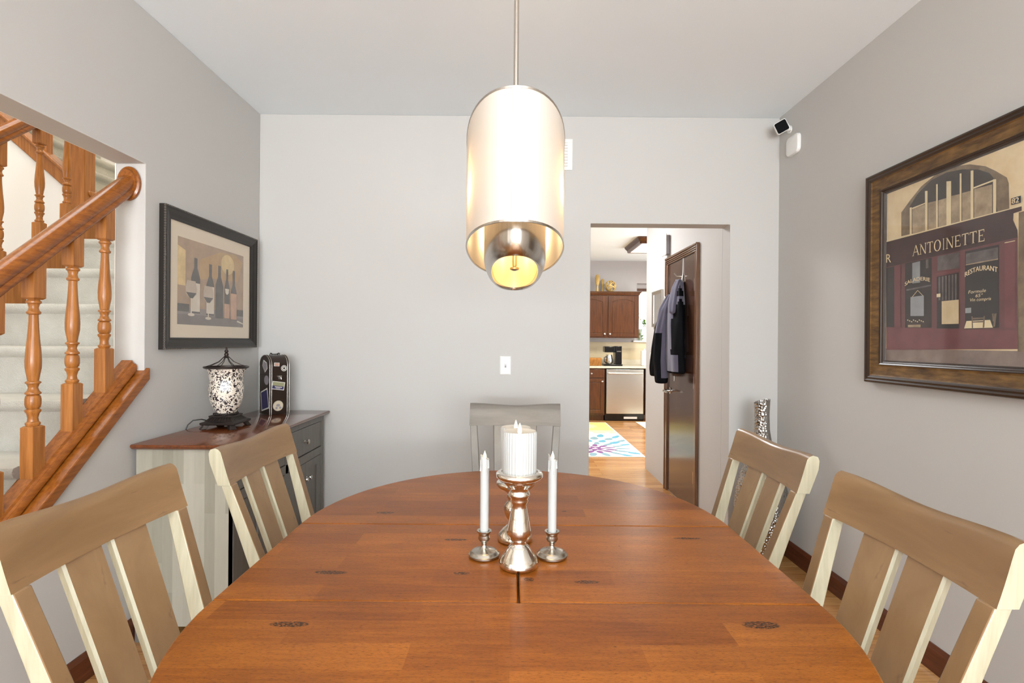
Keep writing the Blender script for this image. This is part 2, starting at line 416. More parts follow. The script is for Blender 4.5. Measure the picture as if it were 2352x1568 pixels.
# kitchen window: recess, frame, muntins, glass
m = MB()
yy = KB + .10
for (a, b, c, d) in ((WX0, WX0 + .055, WZ0, WZ1 - .13), (WX1 - .055, WX1, WZ0, WZ1 - .13), (WX0 + .055, WX1 - .055, WZ1 - .185, WZ1 - .13), (WX0 + .055, WX1 - .055, WZ0, WZ0 + .05), (WX0 + .055, WX1 - .055, 1.80, 1.84)):
    m.box(a, b, yy, yy + .04, c, d)
for x in (WX0 + .16, WX0 + .5, WX0 + .83): m.box(x, x + .018, yy + .01, yy + .03, WZ0 + .05, WZ1 - .185)
wk = struct(m.build('window_2', 'white_plastic', bevel=.003))
MB().box(WX0 + .05, WX1 - .05, yy + .015, yy + .02, WZ0 + .04, WZ1 - .18).build('window_pane', 'clear_glass', wk)
MB().box(WX0, WX1, yy - .03, yy + .05, WZ1 - .13, WZ1 - .085).build('window_header', 'cabinet_cherry', wk)
MB().box(WX0, WX1, yy - .0, yy + .05, WZ1 - .085, WZ1).build('window_valance', 'kitchen_paint', wk)
MB().box(WX0 - .07, WX1 + .05, KB - .055, KB + .10, WZ0 - .028, WZ0).build('window_sill', 'white_plastic', wk, bevel=.004)

# stairwell shell
SX0 = -5.0; SY1 = 4.42; SH = 4.95
struct(bx('wall_stair_left', (SX0 - .1, -1.6, 0), (SX0, SY1, SH), 'white_paint'))
struct(bx('wall_stair_back', (SX0, SY1, 0), (XL - LT, SY1 + .1, SH), 'white_paint'))
struct(bx('wall_stair_front', (SX0, -1.7, 0), (XL - LT, -1.6, SH), 'white_paint'))
struct(bx('ceiling_stair', (SX0, -1.7, SH), (XL - LT, SY1 + .1, SH + .1), 'white_paint'))
m = MB(); m.box(XL - LT, XL - LT + .1, -1.7, SY1, H + .1, SH); m.box(XL - LT, XL - LT + .1, YB + .12, SY1 + .1, 0, H + .1)
struct(m.build('wall_stair_right', 'white_paint'))
m = MB(); m.box(XL - LT - .006, XL - LT - .0005, YN, YJ + 1.0, HDR + .002, SH); m.box(XL - LT - .006, XL - LT - .0005, YJ + .001, SY1 - .001, 0, SH)
struct(m.build('wall_stair_lining', 'white_paint'))

# ------------------------------------------------------------ staircase
RISE, RUN = .21, .2442
SXR, SXL = XL - LT - .010, -2.670
YR9 = 3.300                                   # riser that tops tread nine
st = thing('staircase', 'cream carpeted staircase climbing behind the oak railing', 'stairs', (-2.2, 1.1, 0))
for k in range(1, 10):                        # tread k at height k*RISE, from its riser to the next
    yr = YR9 - RUN * (10 - k); z = RISE * k
    prof = [(yr, 0), (yr + .0, z - .05), (yr - .022, z - .038), (yr - .030, z - .02), (yr - .024, z - .004), (yr - .008, z), (yr + RUN, z), (yr + RUN, 0)]
    MB().prism(prof, 'X', SXL, SXR).build('step', 'carpet', st, smooth=50)
LZ = RISE * 10
prof = [(YR9, 0), (YR9, LZ - .05), (YR9 - .022, LZ - .038), (YR9 - .03, LZ - .02), (YR9 - .024, LZ - .004), (YR9 - .008, LZ), (SY1 - .001, LZ), (SY1 - .001, 0)]
MB().prism(prof, 'X', SXL - .029, SXR).build('landing', 'carpet', st, smooth=50)
for j in range(8):                            # upper flight turns left and climbs towards -x
    xr = -2.83 - RUN * j; z = LZ + RISE * (j + 1)
    prof = [(xr, z - RISE * 1.9), (xr, z - .05), (xr + .022, z - .038), (xr + .03, z - .02), (xr + .024, z - .004), (xr + .008, z), (xr - RUN, z), (xr - RUN, z - RISE * 1.9)]
    MB().prism(prof, 'Y', 3.345, SY1 - .001).build('step', 'carpet', st, smooth=50)
# stringer in front of the upper flight and the white wall under it
sl = .866
def strz(x): return 2.30 + sl * (-2.776 - x)
m = MB(); xa, xb = -2.70, -4.9
m.prism([(xa, strz(xa) - .125), (xa, strz(xa) - .02), (xb, strz(xb) - .02), (xb, strz(xb) - .125)], 'Y', 3.285, 3.345)
m.build('stringer', 'stair_oak', st, bevel=.006)
m = MB(); m.prism([(xa, strz(xa) - .03), (xa, strz(xa) + .0), (xb, strz(xb) + .0), (xb, strz(xb) - .03)], 'Y', 3.268, 3.36)
m.build('stringer_moulding', 'stair_oak', st, bevel=.008)
under = [(-2.70, 0), (-2.70, strz(-2.7) - .13), (SX0, strz(SX0) - .13), (SX0, 0)]
struct(MB().prism(under, 'Y', 3.30, 3.342).build('wall_under_stairs', 'white_paint'))
# inner skirt of the near knee wall
def shoe(Y): return 1.215 + .86 * (Y - 2.257)
m = MB(); m.prism([(1.0, shoe(1.0) - .42), (1.0, shoe(1.0) - .055), (3.30, shoe(3.30) - .055), (3.30, shoe(3.30) - .42)], 'X', SXL - .001, SXL - .085)
m.build('skirt_board', 'stair_oak', st, bevel=.004)

def baluster(parent, x, Y, zbase, ztop, zb, mat='stair_oak', h=.023):
    """zbase: bottom of the square base at its centre, zb: top of the base block, ztop: under the rail"""
    m = MB()
    b0 = [(x - h, Y - h, zbase - .86 * h), (x + h, Y - h, zbase - .86 * h), (x + h, Y + h, zbase + .86 * h), (x - h, Y + h, zbase + .86 * h)]
    b1 = [(x - h, Y - h, zb), (x + h, Y - h, zb), (x + h, Y + h, zb), (x - h, Y + h, zb)]
    b2 = [(x + (a - x) * .72, Y + (b - Y) * .72, zb + .005) for a, b, c in b1]
    m.rings([b0, b1, b2])
    P = [(0, .0165), (.006, .021), (.012, .0215), (.017, .016), (.03, .0145), (.045, .018), (.052, .0225), (.058, .0225), (.062, .0165), (.066, .0205), (.078, .0228), (.095, .0228), (.107, .0205), (.110, .0165), (.114, .0225), (.119, .0225), (.124, .017), (.136, .0135), (.148, .017), (.152, .022), (.156, .022), (.160, .0155),
         (.18, .0185), (.205, .0225), (.23, .0232), (.26, .0218), (.30, .0182), (.34, .0155), (.375, .0138), (.392, .0135), (.396, .0195), (.402, .0205), (.407, .016), (.418, .0135), (.430, .0165), (.434, .0215), (.440, .0215), (.444, .0165), (.453, .0150)]
    k = .453
    m.lathe(P, (x, Y, zb + .003), 20)
    zt = zb + k
    t0 = [(x + (a - x) * .72, Y + (b - Y) * .72, zt - .004) for a, b, c in b1]
    t1 = [(a, b, zt + .002) for a, b, c in b1]
    t2 = [(x - h, Y - h, ztop - .86 * h), (x + h, Y - h, ztop - .86 * h), (x + h, Y + h, ztop + .86 * h), (x - h, Y + h, ztop + .86 * h)]
    m.rings([t0, t1, t2])
    return m.build('baluster', mat, parent, smooth=35)
def sloped(prof, x, y0, y1, fn):
    """profile (dx, dz) swept along the slope"""
    R = []
    for Y in (y0, y1): R.append([(x + a, Y, fn(Y) + b) for a, b in prof])
    return MB().rings(R)
def railtop(Y): return 2.033 + .86 * (Y - 2.257)
RP = [(-.022, -.094), (-.030, -.080), (-.030, -.068), (-.026, -.060), (-.034, -.040), (-.034, -.022), (-.026, -.006), (-.012, 0), (.012, 0), (.026, -.006), (.034, -.022), (.034, -.040), (.026, -.060), (.030, -.068), (.030, -.080), (.022, -.094)]
SP = [(-.044, 0), (-.044, .012), (-.036, .030), (-.026, .034), (-.023, .044), (.023, .044), (.027, .034), (.031, .032), (.034, .028), (.038, .030), (.044, .020), (.044, 0)]
def railing(name, label, x, y0, y1, ys, ends):
    r = thing(name, label, 'railing', (x, y0, 0))
    sloped(RP, x, y0, y1, railtop).build('handrail', 'stair_oak_long', r, smooth=50)
    sloped(SP, x, y0, y1, lambda Y: shoe(Y) - .044).build('shoe_rail', 'stair_oak_long', r, smooth=40)
    for Y in ys: baluster(r, x, Y, shoe(Y) - .004, railtop(Y) - .094, shoe(Y) + .158)
    return r
r1 = railing('stair_railing', 'honey oak stair railing nearest the dining room, ending on the white jamb', -1.688, -.55, YJ - .012, [1.66 - .1535 * k for k in range(6, 0, -1)] + [1.658, 1.806, 1.966, 2.120], None)
# rosette where the handrail meets the jamb
m = MB(); M = Matrix.Translation((-1.688, YJ - .0005, 1.980)) @ Matrix.Rotation(PI / 2, 4, 'X')
m.lathe([(0, .060), (.008, .064), (.014, .062), (.018, .052), (.026, .048)], (0, 0, 0), 36, sx=.82, sy=1.18, M=M)
m.build('rosette', 'stair_oak_long', r1, smooth=40)
m = MB(); SPE = [(-.044, 0), (-.044, .012), (-.036, .030), (-.026, .034), (-.023, .044), (.023, .044), (.034, .03), (.044, .020), (.044, 0)]
r2 = railing('stair_railing', 'honey oak stair railing on the far side of the carpeted steps', -2.715, .6, 3.235, [.9 + .2 * k for k in range(9)] + [2.70, 2.935, 3.115], None)
# newel post
m = MB(); nx, ny, hh = -2.758, 3.28, .046
m.box(nx - hh, nx + hh, ny - hh, ny + hh, 1.60, 3.15); m.build('newel_post', 'stair_oak', r2, bevel=.006)
# upper flight railing
r3 = thing('stair_railing', 'upper stair railing turning left above the white wall', 'railing', (-2.9, 3.31, 2.3))
R = [[(x, 3.31 + a, strz(x) + .80 + b + .094) for a, b in RP] for x in (-2.82, -4.9)]
MB().rings(R).build('handrail', 'stair_oak_long', r3, smooth=50)
for k in range(9):
    x = -3.02 - .17 * k
    m = MB(); zb = strz(x)
    m.box(x - .022, x + .022, 3.288, 3.332, zb - .02, zb + .22)
    m.lathe([(0, .016), (.02, .022), (.05, .015), (.08, .022), (.11, .016), (.2, .023), (.34, .014), (.40, .021), (.43, .015)], (x, 3.31, zb + .22), 16)
    m.box(x - .022, x + .022, 3.288, 3.332, zb + .65, zb + .80)
    m.build('baluster', 'stair_oak', r3, smooth=35)
# sloped ledge on the knee wall
LP = [(.062 + .020, -.052), (.062 + .020, .0), (-.095, .0), (-.095, -.052)]
e = sloped([(.085, -.05), (.085, -.004), (.081, 0), (-.078, 0), (-.078, -.05)], -1.688, -.55, 2.270, ledge)
struct(e.build('trim_1', 'stair_oak_long', bevel=.002), 'reddish oak trim capping the sloped stair wall')

# ------------------------------------------------------------ dining table
TC = Vector((0.0, 1.284, 0)); S1, S2, TR, TZ, TT = 1.061, 1.507, .632, .760, .026
tb = thing('dining_table', 'round-ended brown wooden dining table with two centre leaf panels', 'table', (0, 1.284, 0))
cx = .014
def half(sign, ys):
    n = 40; pts = []
    for k in range(n + 1):
        a = PI * k / n
        pts.append((cx + TR * math.cos(a), ys + sign * (TR + .012) * math.sin(a)))
    return pts if sign > 0 else pts[::-1]
def slab(name, poly, mat='table_wood'):
    o = MB().prism(poly, 'Z', TZ - TT, TZ).build(name, mat, tb, bevel=.004, segs=3)
    return o
slab('tabletop', half(1, S2 + .0012)); slab('tabletop', half(-1, S1 - .0012))
gap = .0026
slab('table_leaf', [(cx - TR, S1 + .0004), (cx + .004 - gap, S1 + .0004), (cx + .004 - gap * .3, S2 - .0004), (cx - TR, S2 - .0004)])
slab('table_leaf', [(cx + .004 + gap, S1 + .0004), (cx + TR, S1 + .0004), (cx + TR, S2 - .0004), (cx + .004 + gap * .3, S2 - .0004)])
# shift object space so that the grain lines up with the room
m = MB(); m.box(cx - .40, cx + .40, S1 - .35, S2 + .35, TZ - TT - .070, TZ - TT - .001); m.build('apron', 'table_wood', tb, bevel=.004)
m = MB(); m.lathe([(0, .15), (.03, .15), (.05, .11), (.12, .085), (.25, .10), (.36, .07), (.5, .065), (.56, .10), (.60, .14), (.655, .14)], (cx, 1.284, .008), 28)
m.build('pedestal', 'table_wood', tb, smooth=40)
for k in range(4):
    a = PI / 2 * k; d = Vector((math.cos(a), math.sin(a), 0)); L = .20 if k % 2 == 0 else .42
    R = []
    for q, zt, hw in ((0.08, .14, .045), (.5, .11, .04), (1, .05, .034)):
        p = Vector((cx, 1.284, 0)) + d * (L * q); s = Vector((-d.y, d.x, 0)) * hw
        R.append([p - s, p + s, p + s * .8 + Vector((0, 0, zt)), p - s * .8 + Vector((0, 0, zt))])
    MB().rings(R).build('foot', 'table_wood', tb, bevel=.006)
for o in tb.children:                      # keep wood grain in room coordinates
    pass

# ------------------------------------------------------------ dining chairs
REC, SPL = .348, .085
def chair(label, loc, rz, fm='chair_front_wood', rm='chair_rail_wood', em='chair_edge_wood', grp=None):
    """local: sitter faces +y, x across; rail bottom at z .86"""
    c = thing('dining_chair', label, 'chair', loc, rz, grp)
    W = .2385                                     # half width of the rail
    def yb(z): return -.205 - REC * (z - .46) if z > .46 else -.205 - .06 * (.46 - z) / .46
    def xo(z): return W - .003 - SPL * max(0, .86 - max(z, .40)) 
    def bow(x): return -.018 * (1 - (x / W) ** 2)
    # top rail
    R = []; N = 28
    for i in range(N + 1):
        x = -W + 2 * W * i / N; q = abs(x) / W
        ztop = .972 - .012 * (.5 + .5 * math.cos(PI * min(1, q * 1.02)))
        th = .040
        sec = []
        prof = [(0, .86), (0, .88), (0, .90), (0, .92), (0, .94), (-.001, ztop - .012), (-.006, ztop - .004), (-.015, ztop), (-.030, ztop - .004), (-.038, ztop - .016), (-th - .002, .93), (-th, .90), (-th + .002, .86)]
        for dy, z in prof:
            sec.append((x, yb(z) + bow(x) + dy + .020 * ((z - .86) / .11) ** 2 * .3, z))
        R.append(sec)
    m = MB(); m.rings(R, 0, True, False)
    n = len(R[0]); m.poly(list(R[0]), 1); m.poly(list(R[-1])[::-1], 1)
    m.build('top_rail', [rm, em], c, smooth=38, local=True)
    # posts, front face brown, side faces cream
    for s in (-1, 1):
        R = []
        for z, dep, w in ((.002, .034, .034), (.20, .040, .036), (.42, .046, .038), (.50, .046, .038), (.62, .042, .038), (.74, .036, .037), (.8605, .031, .036)):
            x1 = s * xo(z); x0 = s * (xo(z) - w); y = yb(z) + (bow(x1) if z > .8 else bow(x1) * .5)
            R.append([(x0, y, z), (x1, y, z), (x1, y - dep, z), (x0, y - dep, z)])
        m = MB(); k = len(R)
        vs = [p for r in R for p in r]; 
        for i in range(k - 1):
            for j in range(4):
                a, b = i * 4 + j, i * 4 + (j + 1) % 4
                m.add([vs[a], vs[b], vs[b + 4], vs[a + 4]], [(0, 1, 2, 3)], 1 if j in (1, 3) else 0)
        m.poly(R[0]); m.poly(R[-1])
        o = m.build('rear_leg', [fm, em], c, local=True, recalc=False)
        bm = bmesh.new(); bm.from_mesh(o.data); bmesh.ops.remove_doubles(bm, verts=bm.verts, dist=.0001); bmesh.ops.recalc_face_normals(bm, faces=bm.faces); bm.to_mesh(o.data); bm.free()
        b = o.modifiers.new('bevel', 'BEVEL'); b.width = .003; b.segments = 2; b.angle_limit = math.radians(50)
        for p in o.data.polygons: p.use_smooth = True
        o.data.set_sharp_from_angle(angle=math.radians(30))
    # two wide slats
    for s in (-1, 1):
        xi, xo2 = .0175, .1105
        m = MB()
        for z0_, z1_ in ((.50, .62), (.62, .74), (.74, .862)):
            A = []
            for z in (z0_, z1_):
                k = 1 - .10 * (.86 - z) / .4
                a, b = s * xi * k, s * xo2 * k
                y = yb(z) - .006; th = .0185
                cu = [bow(a) * (1 if z > .8 else 1), bow(b)]
                A.append([(a, y + cu[0], z), (b, y + cu[1], z), (b + s * .004, y + cu[1] - th * .3, z), (b + s * .002, y + cu[1] - th, z), (a - s * .002, y + cu[0] - th, z), (a - s * .004, y + cu[0] - th * .3, z)])
            n = 6
            for j in range(n):
                m.add([A[0][j], A[0][(j + 1) % n], A[1][(j + 1) % n], A[1][j]], [(0, 1, 2, 3)], 1 if j in (1, 2, 4, 5) else 0)
            if z0_ == .50: m.poly(A[0])
            if z1_ > .85: m.poly(A[1])
        o = m.build('slat', [fm, em], c, local=True, recalc=False)
        bm = bmesh.new(); bm.from_mesh(o.data); bmesh.ops.remove_doubles(bm, verts=bm.verts, dist=.0001); bmesh.ops.recalc_face_normals(bm, faces=bm.faces); bm.to_mesh(o.data); bm.free()
        for p in o.data.polygons: p.use_smooth = True
        o.data.set_sharp_from_angle(angle=math.radians(28))
    MB().box(-.165, .165, yb(.49) - .030, yb(.49) - .004, .475, .515).build('lower_rail', rm, c, local=True, bevel=.003)
    # seat
    poly = [(-.225, .225), (-.21, .242), (.21, .242), (.225, .225), (.205, -.19), (.155, -.20), (-.155, -.20), (-.205, -.19)]
    MB().prism(poly, 'Z', .440, .466).build('seat', rm, c, local=True, bevel=.008, segs=3)
    m = MB(); m.box(-.19, .19, .185, .205, .375, .44); m.box(-.16, .16, -.235, -.215, .375, .44); m.box(-.205, -.187, -.21, .19, .375, .44); m.box(.187, .205, -.21, .19, .375, .44)
    m.build('seat_frame', fm, c, local=True)
    for s in (-1, 1):
        R = [[(s * .170, .195, 0.002), (s * .200, .195, 0.002), (s * .200, .225, 0.002), (s * .170, .225, 0.002)], [(s * .168, .188, .44), (s * .21, .188, .44), (s * .21, .23, .44), (s * .168, .23, .44)]]
        MB().rings(R).build('front_leg', fm, c, local=True, bevel=.003)
        MB().box(s * .178, s * .196, -.225, .20, .16, .19).build('stretcher', fm, c, local=True, bevel=.002)
    return c
OX = .339
chair('driftwood dining chair at left front of the table, closest to the camera', (-.852 + OX + .005, 1.113, 0), -PI / 2)
chair('driftwood dining chair in front of the grey sideboard', (-.836 + OX, 1.775, 0), -PI / 2)
chair('driftwood dining chair on the right, close to the camera below the restaurant painting', (.806 - OX, 1.092, 0), PI / 2)
chair('driftwood dining chair on the right, in front of the tall silver vase', (.834 - OX, 1.742, 0), PI / 2)
chair('pale grey dining chair at the far head of the table', (.020, 2.667 - OX, 0), PI, 'grey_chair_wood', 'grey_chair_rail', 'grey_chair_wood')

# ------------------------------------------------------------ pendant lamp
PX, PY = .005, 1.320
pd = thing('pendant_lamp', 'oval white fabric pendant lamp with a nickel inner tube above the table', 'lamp', (PX, PY, 1.45))
def oval(a, b, z, n=64, e=2.25):
    out = []
    for k in range(n):
        t_ = 2 * PI * k / n; ct, s_ = math.cos(t_), math.sin(t_)
        out.append((PX + a * math.copysign(abs(ct) ** (2 / e), ct), PY + b * math.copysign(abs(s_) ** (2 / e), s_), z))
    return out
SA, SB_, SZ0, SZ1 = .1180, .390, 1.518, 1.765
m = MB(); m.rings([oval(SA, SB_, SZ0), oval(SA, SB_, SZ1)], caps=False); m.build('lamp_shade', 'shade_fabric', pd, smooth=60, recalc=False)
for z in (SZ0, SZ1 - .004):
    m = MB(); m.rings([oval(SA + .001, SB_ + .001, z), oval(SA + .001, SB_ + .001, z + .004), oval(SA - .002, SB_ - .002, z + .004), oval(SA - .002, SB_ - .002, z), oval(SA + .001, SB_ + .001, z)], caps=False)
    m.build('rim', 'brushed_nickel', pd, smooth=60)
m = MB(); m.box(PX - .0075, PX + .0075, PY - SB_ - .0022, PY - SB_ - .0008, SZ0 + .004, SZ1 - .004); m.build('shade_seam', 'seam_fabric', pd)
IA, IB = .0755, .352
ir = [oval(IA - .004, IB - .004, 1.720), oval(IA, IB, 1.720), oval(IA, IB, 1.515), oval(IA, IB, 1.495), oval(IA - .002, IB - .003, 1.482), oval(IA - .007, IB - .009, 1.471), oval(IA - .013, IB - .016, 1.465), oval(IA - .018, IB - .023, 1.466), oval(IA - .020, IB - .026, 1.472), oval(IA - .020, IB - .026, 1.720)]
m = MB(); m.rings(ir, caps=False); m.build('inner_tube', 'brushed_nickel', pd, smooth=50)
m = MB(); m.rings([oval(IA - .022, IB - .028, 1.600), oval(IA - .022, IB - .028, 1.603)]); m.build('diffuser', 'seam_fabric', pd)
m = MB(); m.tube([(PX, PY, 1.49), (PX, PY, H - .03)], .0062, 14); m.build('rod', 'brushed_nickel', pd, smooth=40)
m = MB(); m.lathe([(0, .004), (.003, .012), (.008, .012), (.012, .006), (.02, .005)], (PX, PY, 1.482), 18); m.build('finial', 'brushed_nickel', pd, smooth=40)
m = MB(); m.lathe([(0, .05), (.004, .062), (.026, .062), (.0295, .058)], (PX, PY, H - .0301), 30); m.build('canopy', 'brushed_nickel', pd, smooth=40)
for y in (-.25, 0, .25):
    hx = SA * (1 - (abs(y) / SB_) ** 2.25) ** (1 / 2.25) - .003
    MB().box(PX - hx, PX + hx, PY + y - .004, PY + y + .004, 1.722, 1.728).build('spider_bar', 'brushed_nickel', pd)
m = MB(); m.rings([oval(IA - .0205, IB - .0265, 1.474), oval(IA - .0205, IB - .0265, 1.599)], caps=False); m.build('tube_liner', 'liner_cream', pd, smooth=60, recalc=False)
for x in (-1, 1):
    for y in (-.24, 0, .24):
        m = MB(); m.lathe([(0, .004), (.01, .009), (.03, .010), (.05, .008), (.062, .006)], (PX + x * (.097 - abs(y) * .05), PY + y, 1.64), 14)
        m.build('bulb', 'bulb_glass', pd, smooth=50)
        point('bulb_light', (PX + x * (.097 - abs(y) * .05), PY + y, 1.62), .80, (1.0, .72, .38), .008)
for y in (-.30, -.14, .14, .30): 
    point('tube_bulb_light', (PX, PY + y * .8, 1.57), .22, (1.0, .74, .40), .02)

# ------------------------------------------------------------ candles
def mercury(name, label, x, y, short=False):
    if not short:
        P = [(0, .040), (.003, .0465), (.010, .0480), (.022, .0420), (.035, .033), (.045, .0265), (.049, .024), (.052, .019), (.060, .0175), (.064, .020), (.072, .027), (.081, .0300), (.092, .0285), (.115, .0245), (.140, .0195), (.149, .0185), (.154, .0212), (.160, .0225), (.164, .0215), (.169, .0255), (.174, .0268), (.179, .0245), (.184, .0225), (.190, .0265), (.198, .0345), (.206, .040), (.210, .050), (.217, .0565), (.224, .0560), (.228, .0500), (.2285, .044), (.225, .042)]
    else:
        P = [(0, .040), (.003, .0475), (.010, .0485), (.020, .044), (.032, .032), (.042, .021), (.048, .017), (.054, .018), (.062, .024), (.074, .030), (.085, .0315), (.096, .029), (.106, .021), (.111, .019), (.116, .022), (.121, .023), (.125, .020), (.131, .025), (.138, .035), (.144, .046), (.151, .052), (.158, .051), (.162, .046), (.162, .042), (.159, .040)]
    m = MB(); m.lathe(P, (x, y, TZ + .0005), 40)
    return tag(m.build(name, 'mercury_glass', smooth=60), label, 'candle holder'), TZ + P[-1][0]
def ribbed(name, label, x, y, z, h, r=.0405):
    c = thing(name, label, 'candle', (x, y, z))
    fn = lambda a, zz: 1 + .022 * (1 if math.sin(a * 34) > 0 else -1) * (1 if .004 < zz < h - .003 and abs(zz) < h else .3)
    m = MB(); prof = [(0, r * .97), (.003, r), (h * .5, r), (h - .004, r), (h, r * .96)]
    m.lathe(prof, (x, y, z), 204, fn=fn, caps=False)
    m.lathe([(0, .0001), (.0, r * .97)], (x, y, z), 40, caps=False)
    m.lathe([(h, r * .96), (h - .002, r * .80), (h - .007, r * .5), (h - .008, .0001)], (x, y, z), 60, caps=False)
    m.build('wax', 'wax_white', c, smooth=55)
    m = MB(); m.lathe([(-.003, .003), (.004, .0055), (.012, .005), (.022, .002), (.026, .0004)], (x, y, z + h - .007), 14, sy=.5)
    m.build('flame', 'flame_plastic', c, smooth=60)
    return c
ax, ay = .0205, 1.231
_, zt = mercury('candle_holder', 'tall mercury glass candle holder nearest the camera, on the centre seam', ax, ay)
ribbed('pillar_candle', 'white ribbed pillar candle on the front mercury glass holder', ax, ay, zt + .0005, .100)
bx_, by_ = .0125, 1.395
_, zt = mercury('candle_holder', 'shorter round-stemmed mercury glass candle holder hidden behind the tall one', bx_, by_, True)
ribbed('pillar_candle', 'white pillar candle on the shorter rear mercury glass holder', bx_, by_, zt + .0005, .148)
def taper(x, y, lab, lab2, slant):
    P = [(0, .034), (.003, .0385), (.007, .0385), (.010, .034), (.013, .033), (.016, .026), (.019, .014), (.024, .0075), (.030, .0062), (.036, .0075), (.040, .0125), (.045, .0150), (.052, .0135), (.058, .0145), (.062, .0185), (.065, .0185), (.064, .0125), (.046, .0118)]
    m = MB(); m.lathe(P, (x, y, TZ + .0005), 36)
    tag(m.build('candlestick', 'pewter', smooth=50), lab, 'candle holder')
    c = thing('taper_candle', lab2, 'candle', (x, y, TZ + .047))
    R = []; r = .0112; z0 = TZ + .0475
    for k, z in enumerate((z0, z0 + .19, z0 + .198, z0 + .201, z0 + .199)):
        ring = []
        for j in range(24):
            a = 2 * PI * j / 24; q = r * (.96 if k == 0 else 1) * (.78 if k == 4 else 1)
            dz = 0 if k < 1 else (slant * math.cos(a) * .006 + .0012 * math.sin(3 * a))
            ring.append((x + q * math.cos(a), y + q * math.sin(a), z + dz))
        R.append(ring)
    m = MB(); m.rings(R)
    for a, L in ((-1.9, .022), (-1.2, .034), (-2.7, .028), (-.5, .02)):
        p = Vector((x + r * math.cos(a), y + r * math.sin(a), z0 + .196))
        m.tube([p, p - Vector((0, 0, L * .6)), p - Vector((0, 0, L))], [.0012, .0016, .0026], 8)
    m.build('wax', 'wax_white', c, smooth=55)
    m = MB(); m.lathe([(0, .003), (.003, .0048), (.009, .0042), (.016, .0016), (.020, .0003)], (x, y, z0 + .198), 14, sx=1 if slant < 0 else .5)
    m.build('flame', 'flame_plastic', c, smooth=60)
taper(-.0660, 1.287, 'pewter candlestick left of the mercury glass pair', 'white taper candle on the left pewter candlestick', -1)
taper(.1045, 1.287, 'pewter candlestick right of the mercury glass pair', 'white taper candle on the right pewter candlestick', -1.6)

# ------------------------------------------------------------ sideboard
BX0, BX1, BY0, BY1, BZ = XL + .018, -1.186, 2.190, 3.235, .853
sb = thing('sideboard', 'grey sideboard with pale end panel and brown top against the left wall', 'cabinet', (-1.4, 2.7, 0))
m = MB(); tx0, tx1, ty0, ty1 = XL + .018, -1.154, 2.152, 3.254
def rect(i, z): return [(tx0, ty0 + i, z), (tx1 - i, ty0 + i, z), (tx1 - i, ty1 - i, z), (tx0, ty1 - i, z)]
m.rings([rect(.026, BZ - .026), rect(.010, BZ - .020), rect(.002, BZ - .012), rect(.0, BZ - .007), rect(.002, BZ - .002), rect(.006, BZ)])
m.build('top', 'sideboard_top_wood', sb, smooth=30)
bx('side_panel', (BX0, BY0, .07), (BX1 - .002, BY0 + .02, BZ - .0265), 'sideboard_end_wood', sb)
bx('side_panel', (BX0, BY1 - .02, .07), (BX1 - .002, BY1, BZ - .0265), 'sideboard_grey', sb)
bx('back_panel', (BX0, BY0 + .02, .07), (BX0 + .01, BY1 - .02, BZ - .0265), 'sideboard_grey', sb)
bx('bottom_panel', (BX0 + .01, BY0 + .02, .07), (BX1 - .022, BY1 - .02, .09), 'sideboard_grey', sb)
m = MB()      # face frame
fx0, fx1 = BX1 - .020, BX1
for (y0, y1, z0_, z1_) in ((BY0, BY0 + .035, 0, BZ - .0265), (BY1 - .035, BY1, 0, BZ - .0265), (2.697, 2.727, .09, BZ - .0265), (BY0 + .035, BY1 - .035, BZ - .055, BZ - .0265), (BY0 + .035, BY1 - .035, .592, .638), (BY0 + .035, BY1 - .035, .07, .12)):
    m.box(fx0, fx1, y0, y1, z0_, z1_)
m.build('face_frame', 'sideboard_grey', sb)
for (x, y) in ((BX0, BY0), (BX0, BY1 - .04)): bx('foot', (x, y, 0), (x + .04, y + .04, .07), 'sideboard_grey', sb)
for (y0, y1) in ((2.228, 2.694), (2.730, 3.197)):
    d = MB(); d.box(fx0 + .002, fx1 - .003, y0, y1, .642, BZ - .059); d = d.build('drawer', 'sideboard_grey', sb, bevel=.002)
    kn = MB(); yc = (y0 + y1) / 2 - .02; M = Matrix.Translation((fx1 - .004, yc, .715)) @ Matrix.Rotation(PI / 2, 4, 'Y')
    kn.lathe([(0, .009), (.003, .009), (.006, .005), (.016, .005), (.020, .012), (.026, .0155), (.030, .012), (.031, .002)], (0, 0, 0), 20, M=M)
    kn.build('knob', 'silver_knob', d, smooth=50)
    ym = (y0 + y1) / 2
    for (a, b, s) in ((y0, ym - .0015, 1), (ym + .0015, y1, -1)):
        dm = MB(); dz0, dz1 = .124, .588; w_ = .048
        dm.box(fx0 + .002, fx1 - .003, a, a + w_, dz0, dz1); dm.box(fx0 + .002, fx1 - .003, b - w_, b, dz0, dz1)
        dm.box(fx0 + .002, fx1 - .003, a + w_, b - w_, dz0, dz0 + w_); dm.box(fx0 + .002, fx1 - .003, a + w_, b - w_, dz1 - w_, dz1)
        dm.box(fx0 + .002, fx0 + .008, a + w_, b - w_, dz0 + w_, dz1 - w_)
        do = dm.build('door', 'sideboard_grey', sb)
        kk = MB(); yk = b - .022 if s > 0 else a + .022
        kk.lathe([(0, .007), (.006, .005), (.014, .005), (.02, .0135), (.027, .012), (.029, .002)], (0, 0, 0), 18, M=Matrix.Translation((fx1 - .004, yk, .50)) @ Matrix.Rotation(PI / 2, 4, 'Y'))
        kk.build('knob', 'silver_knob', do, smooth=50)

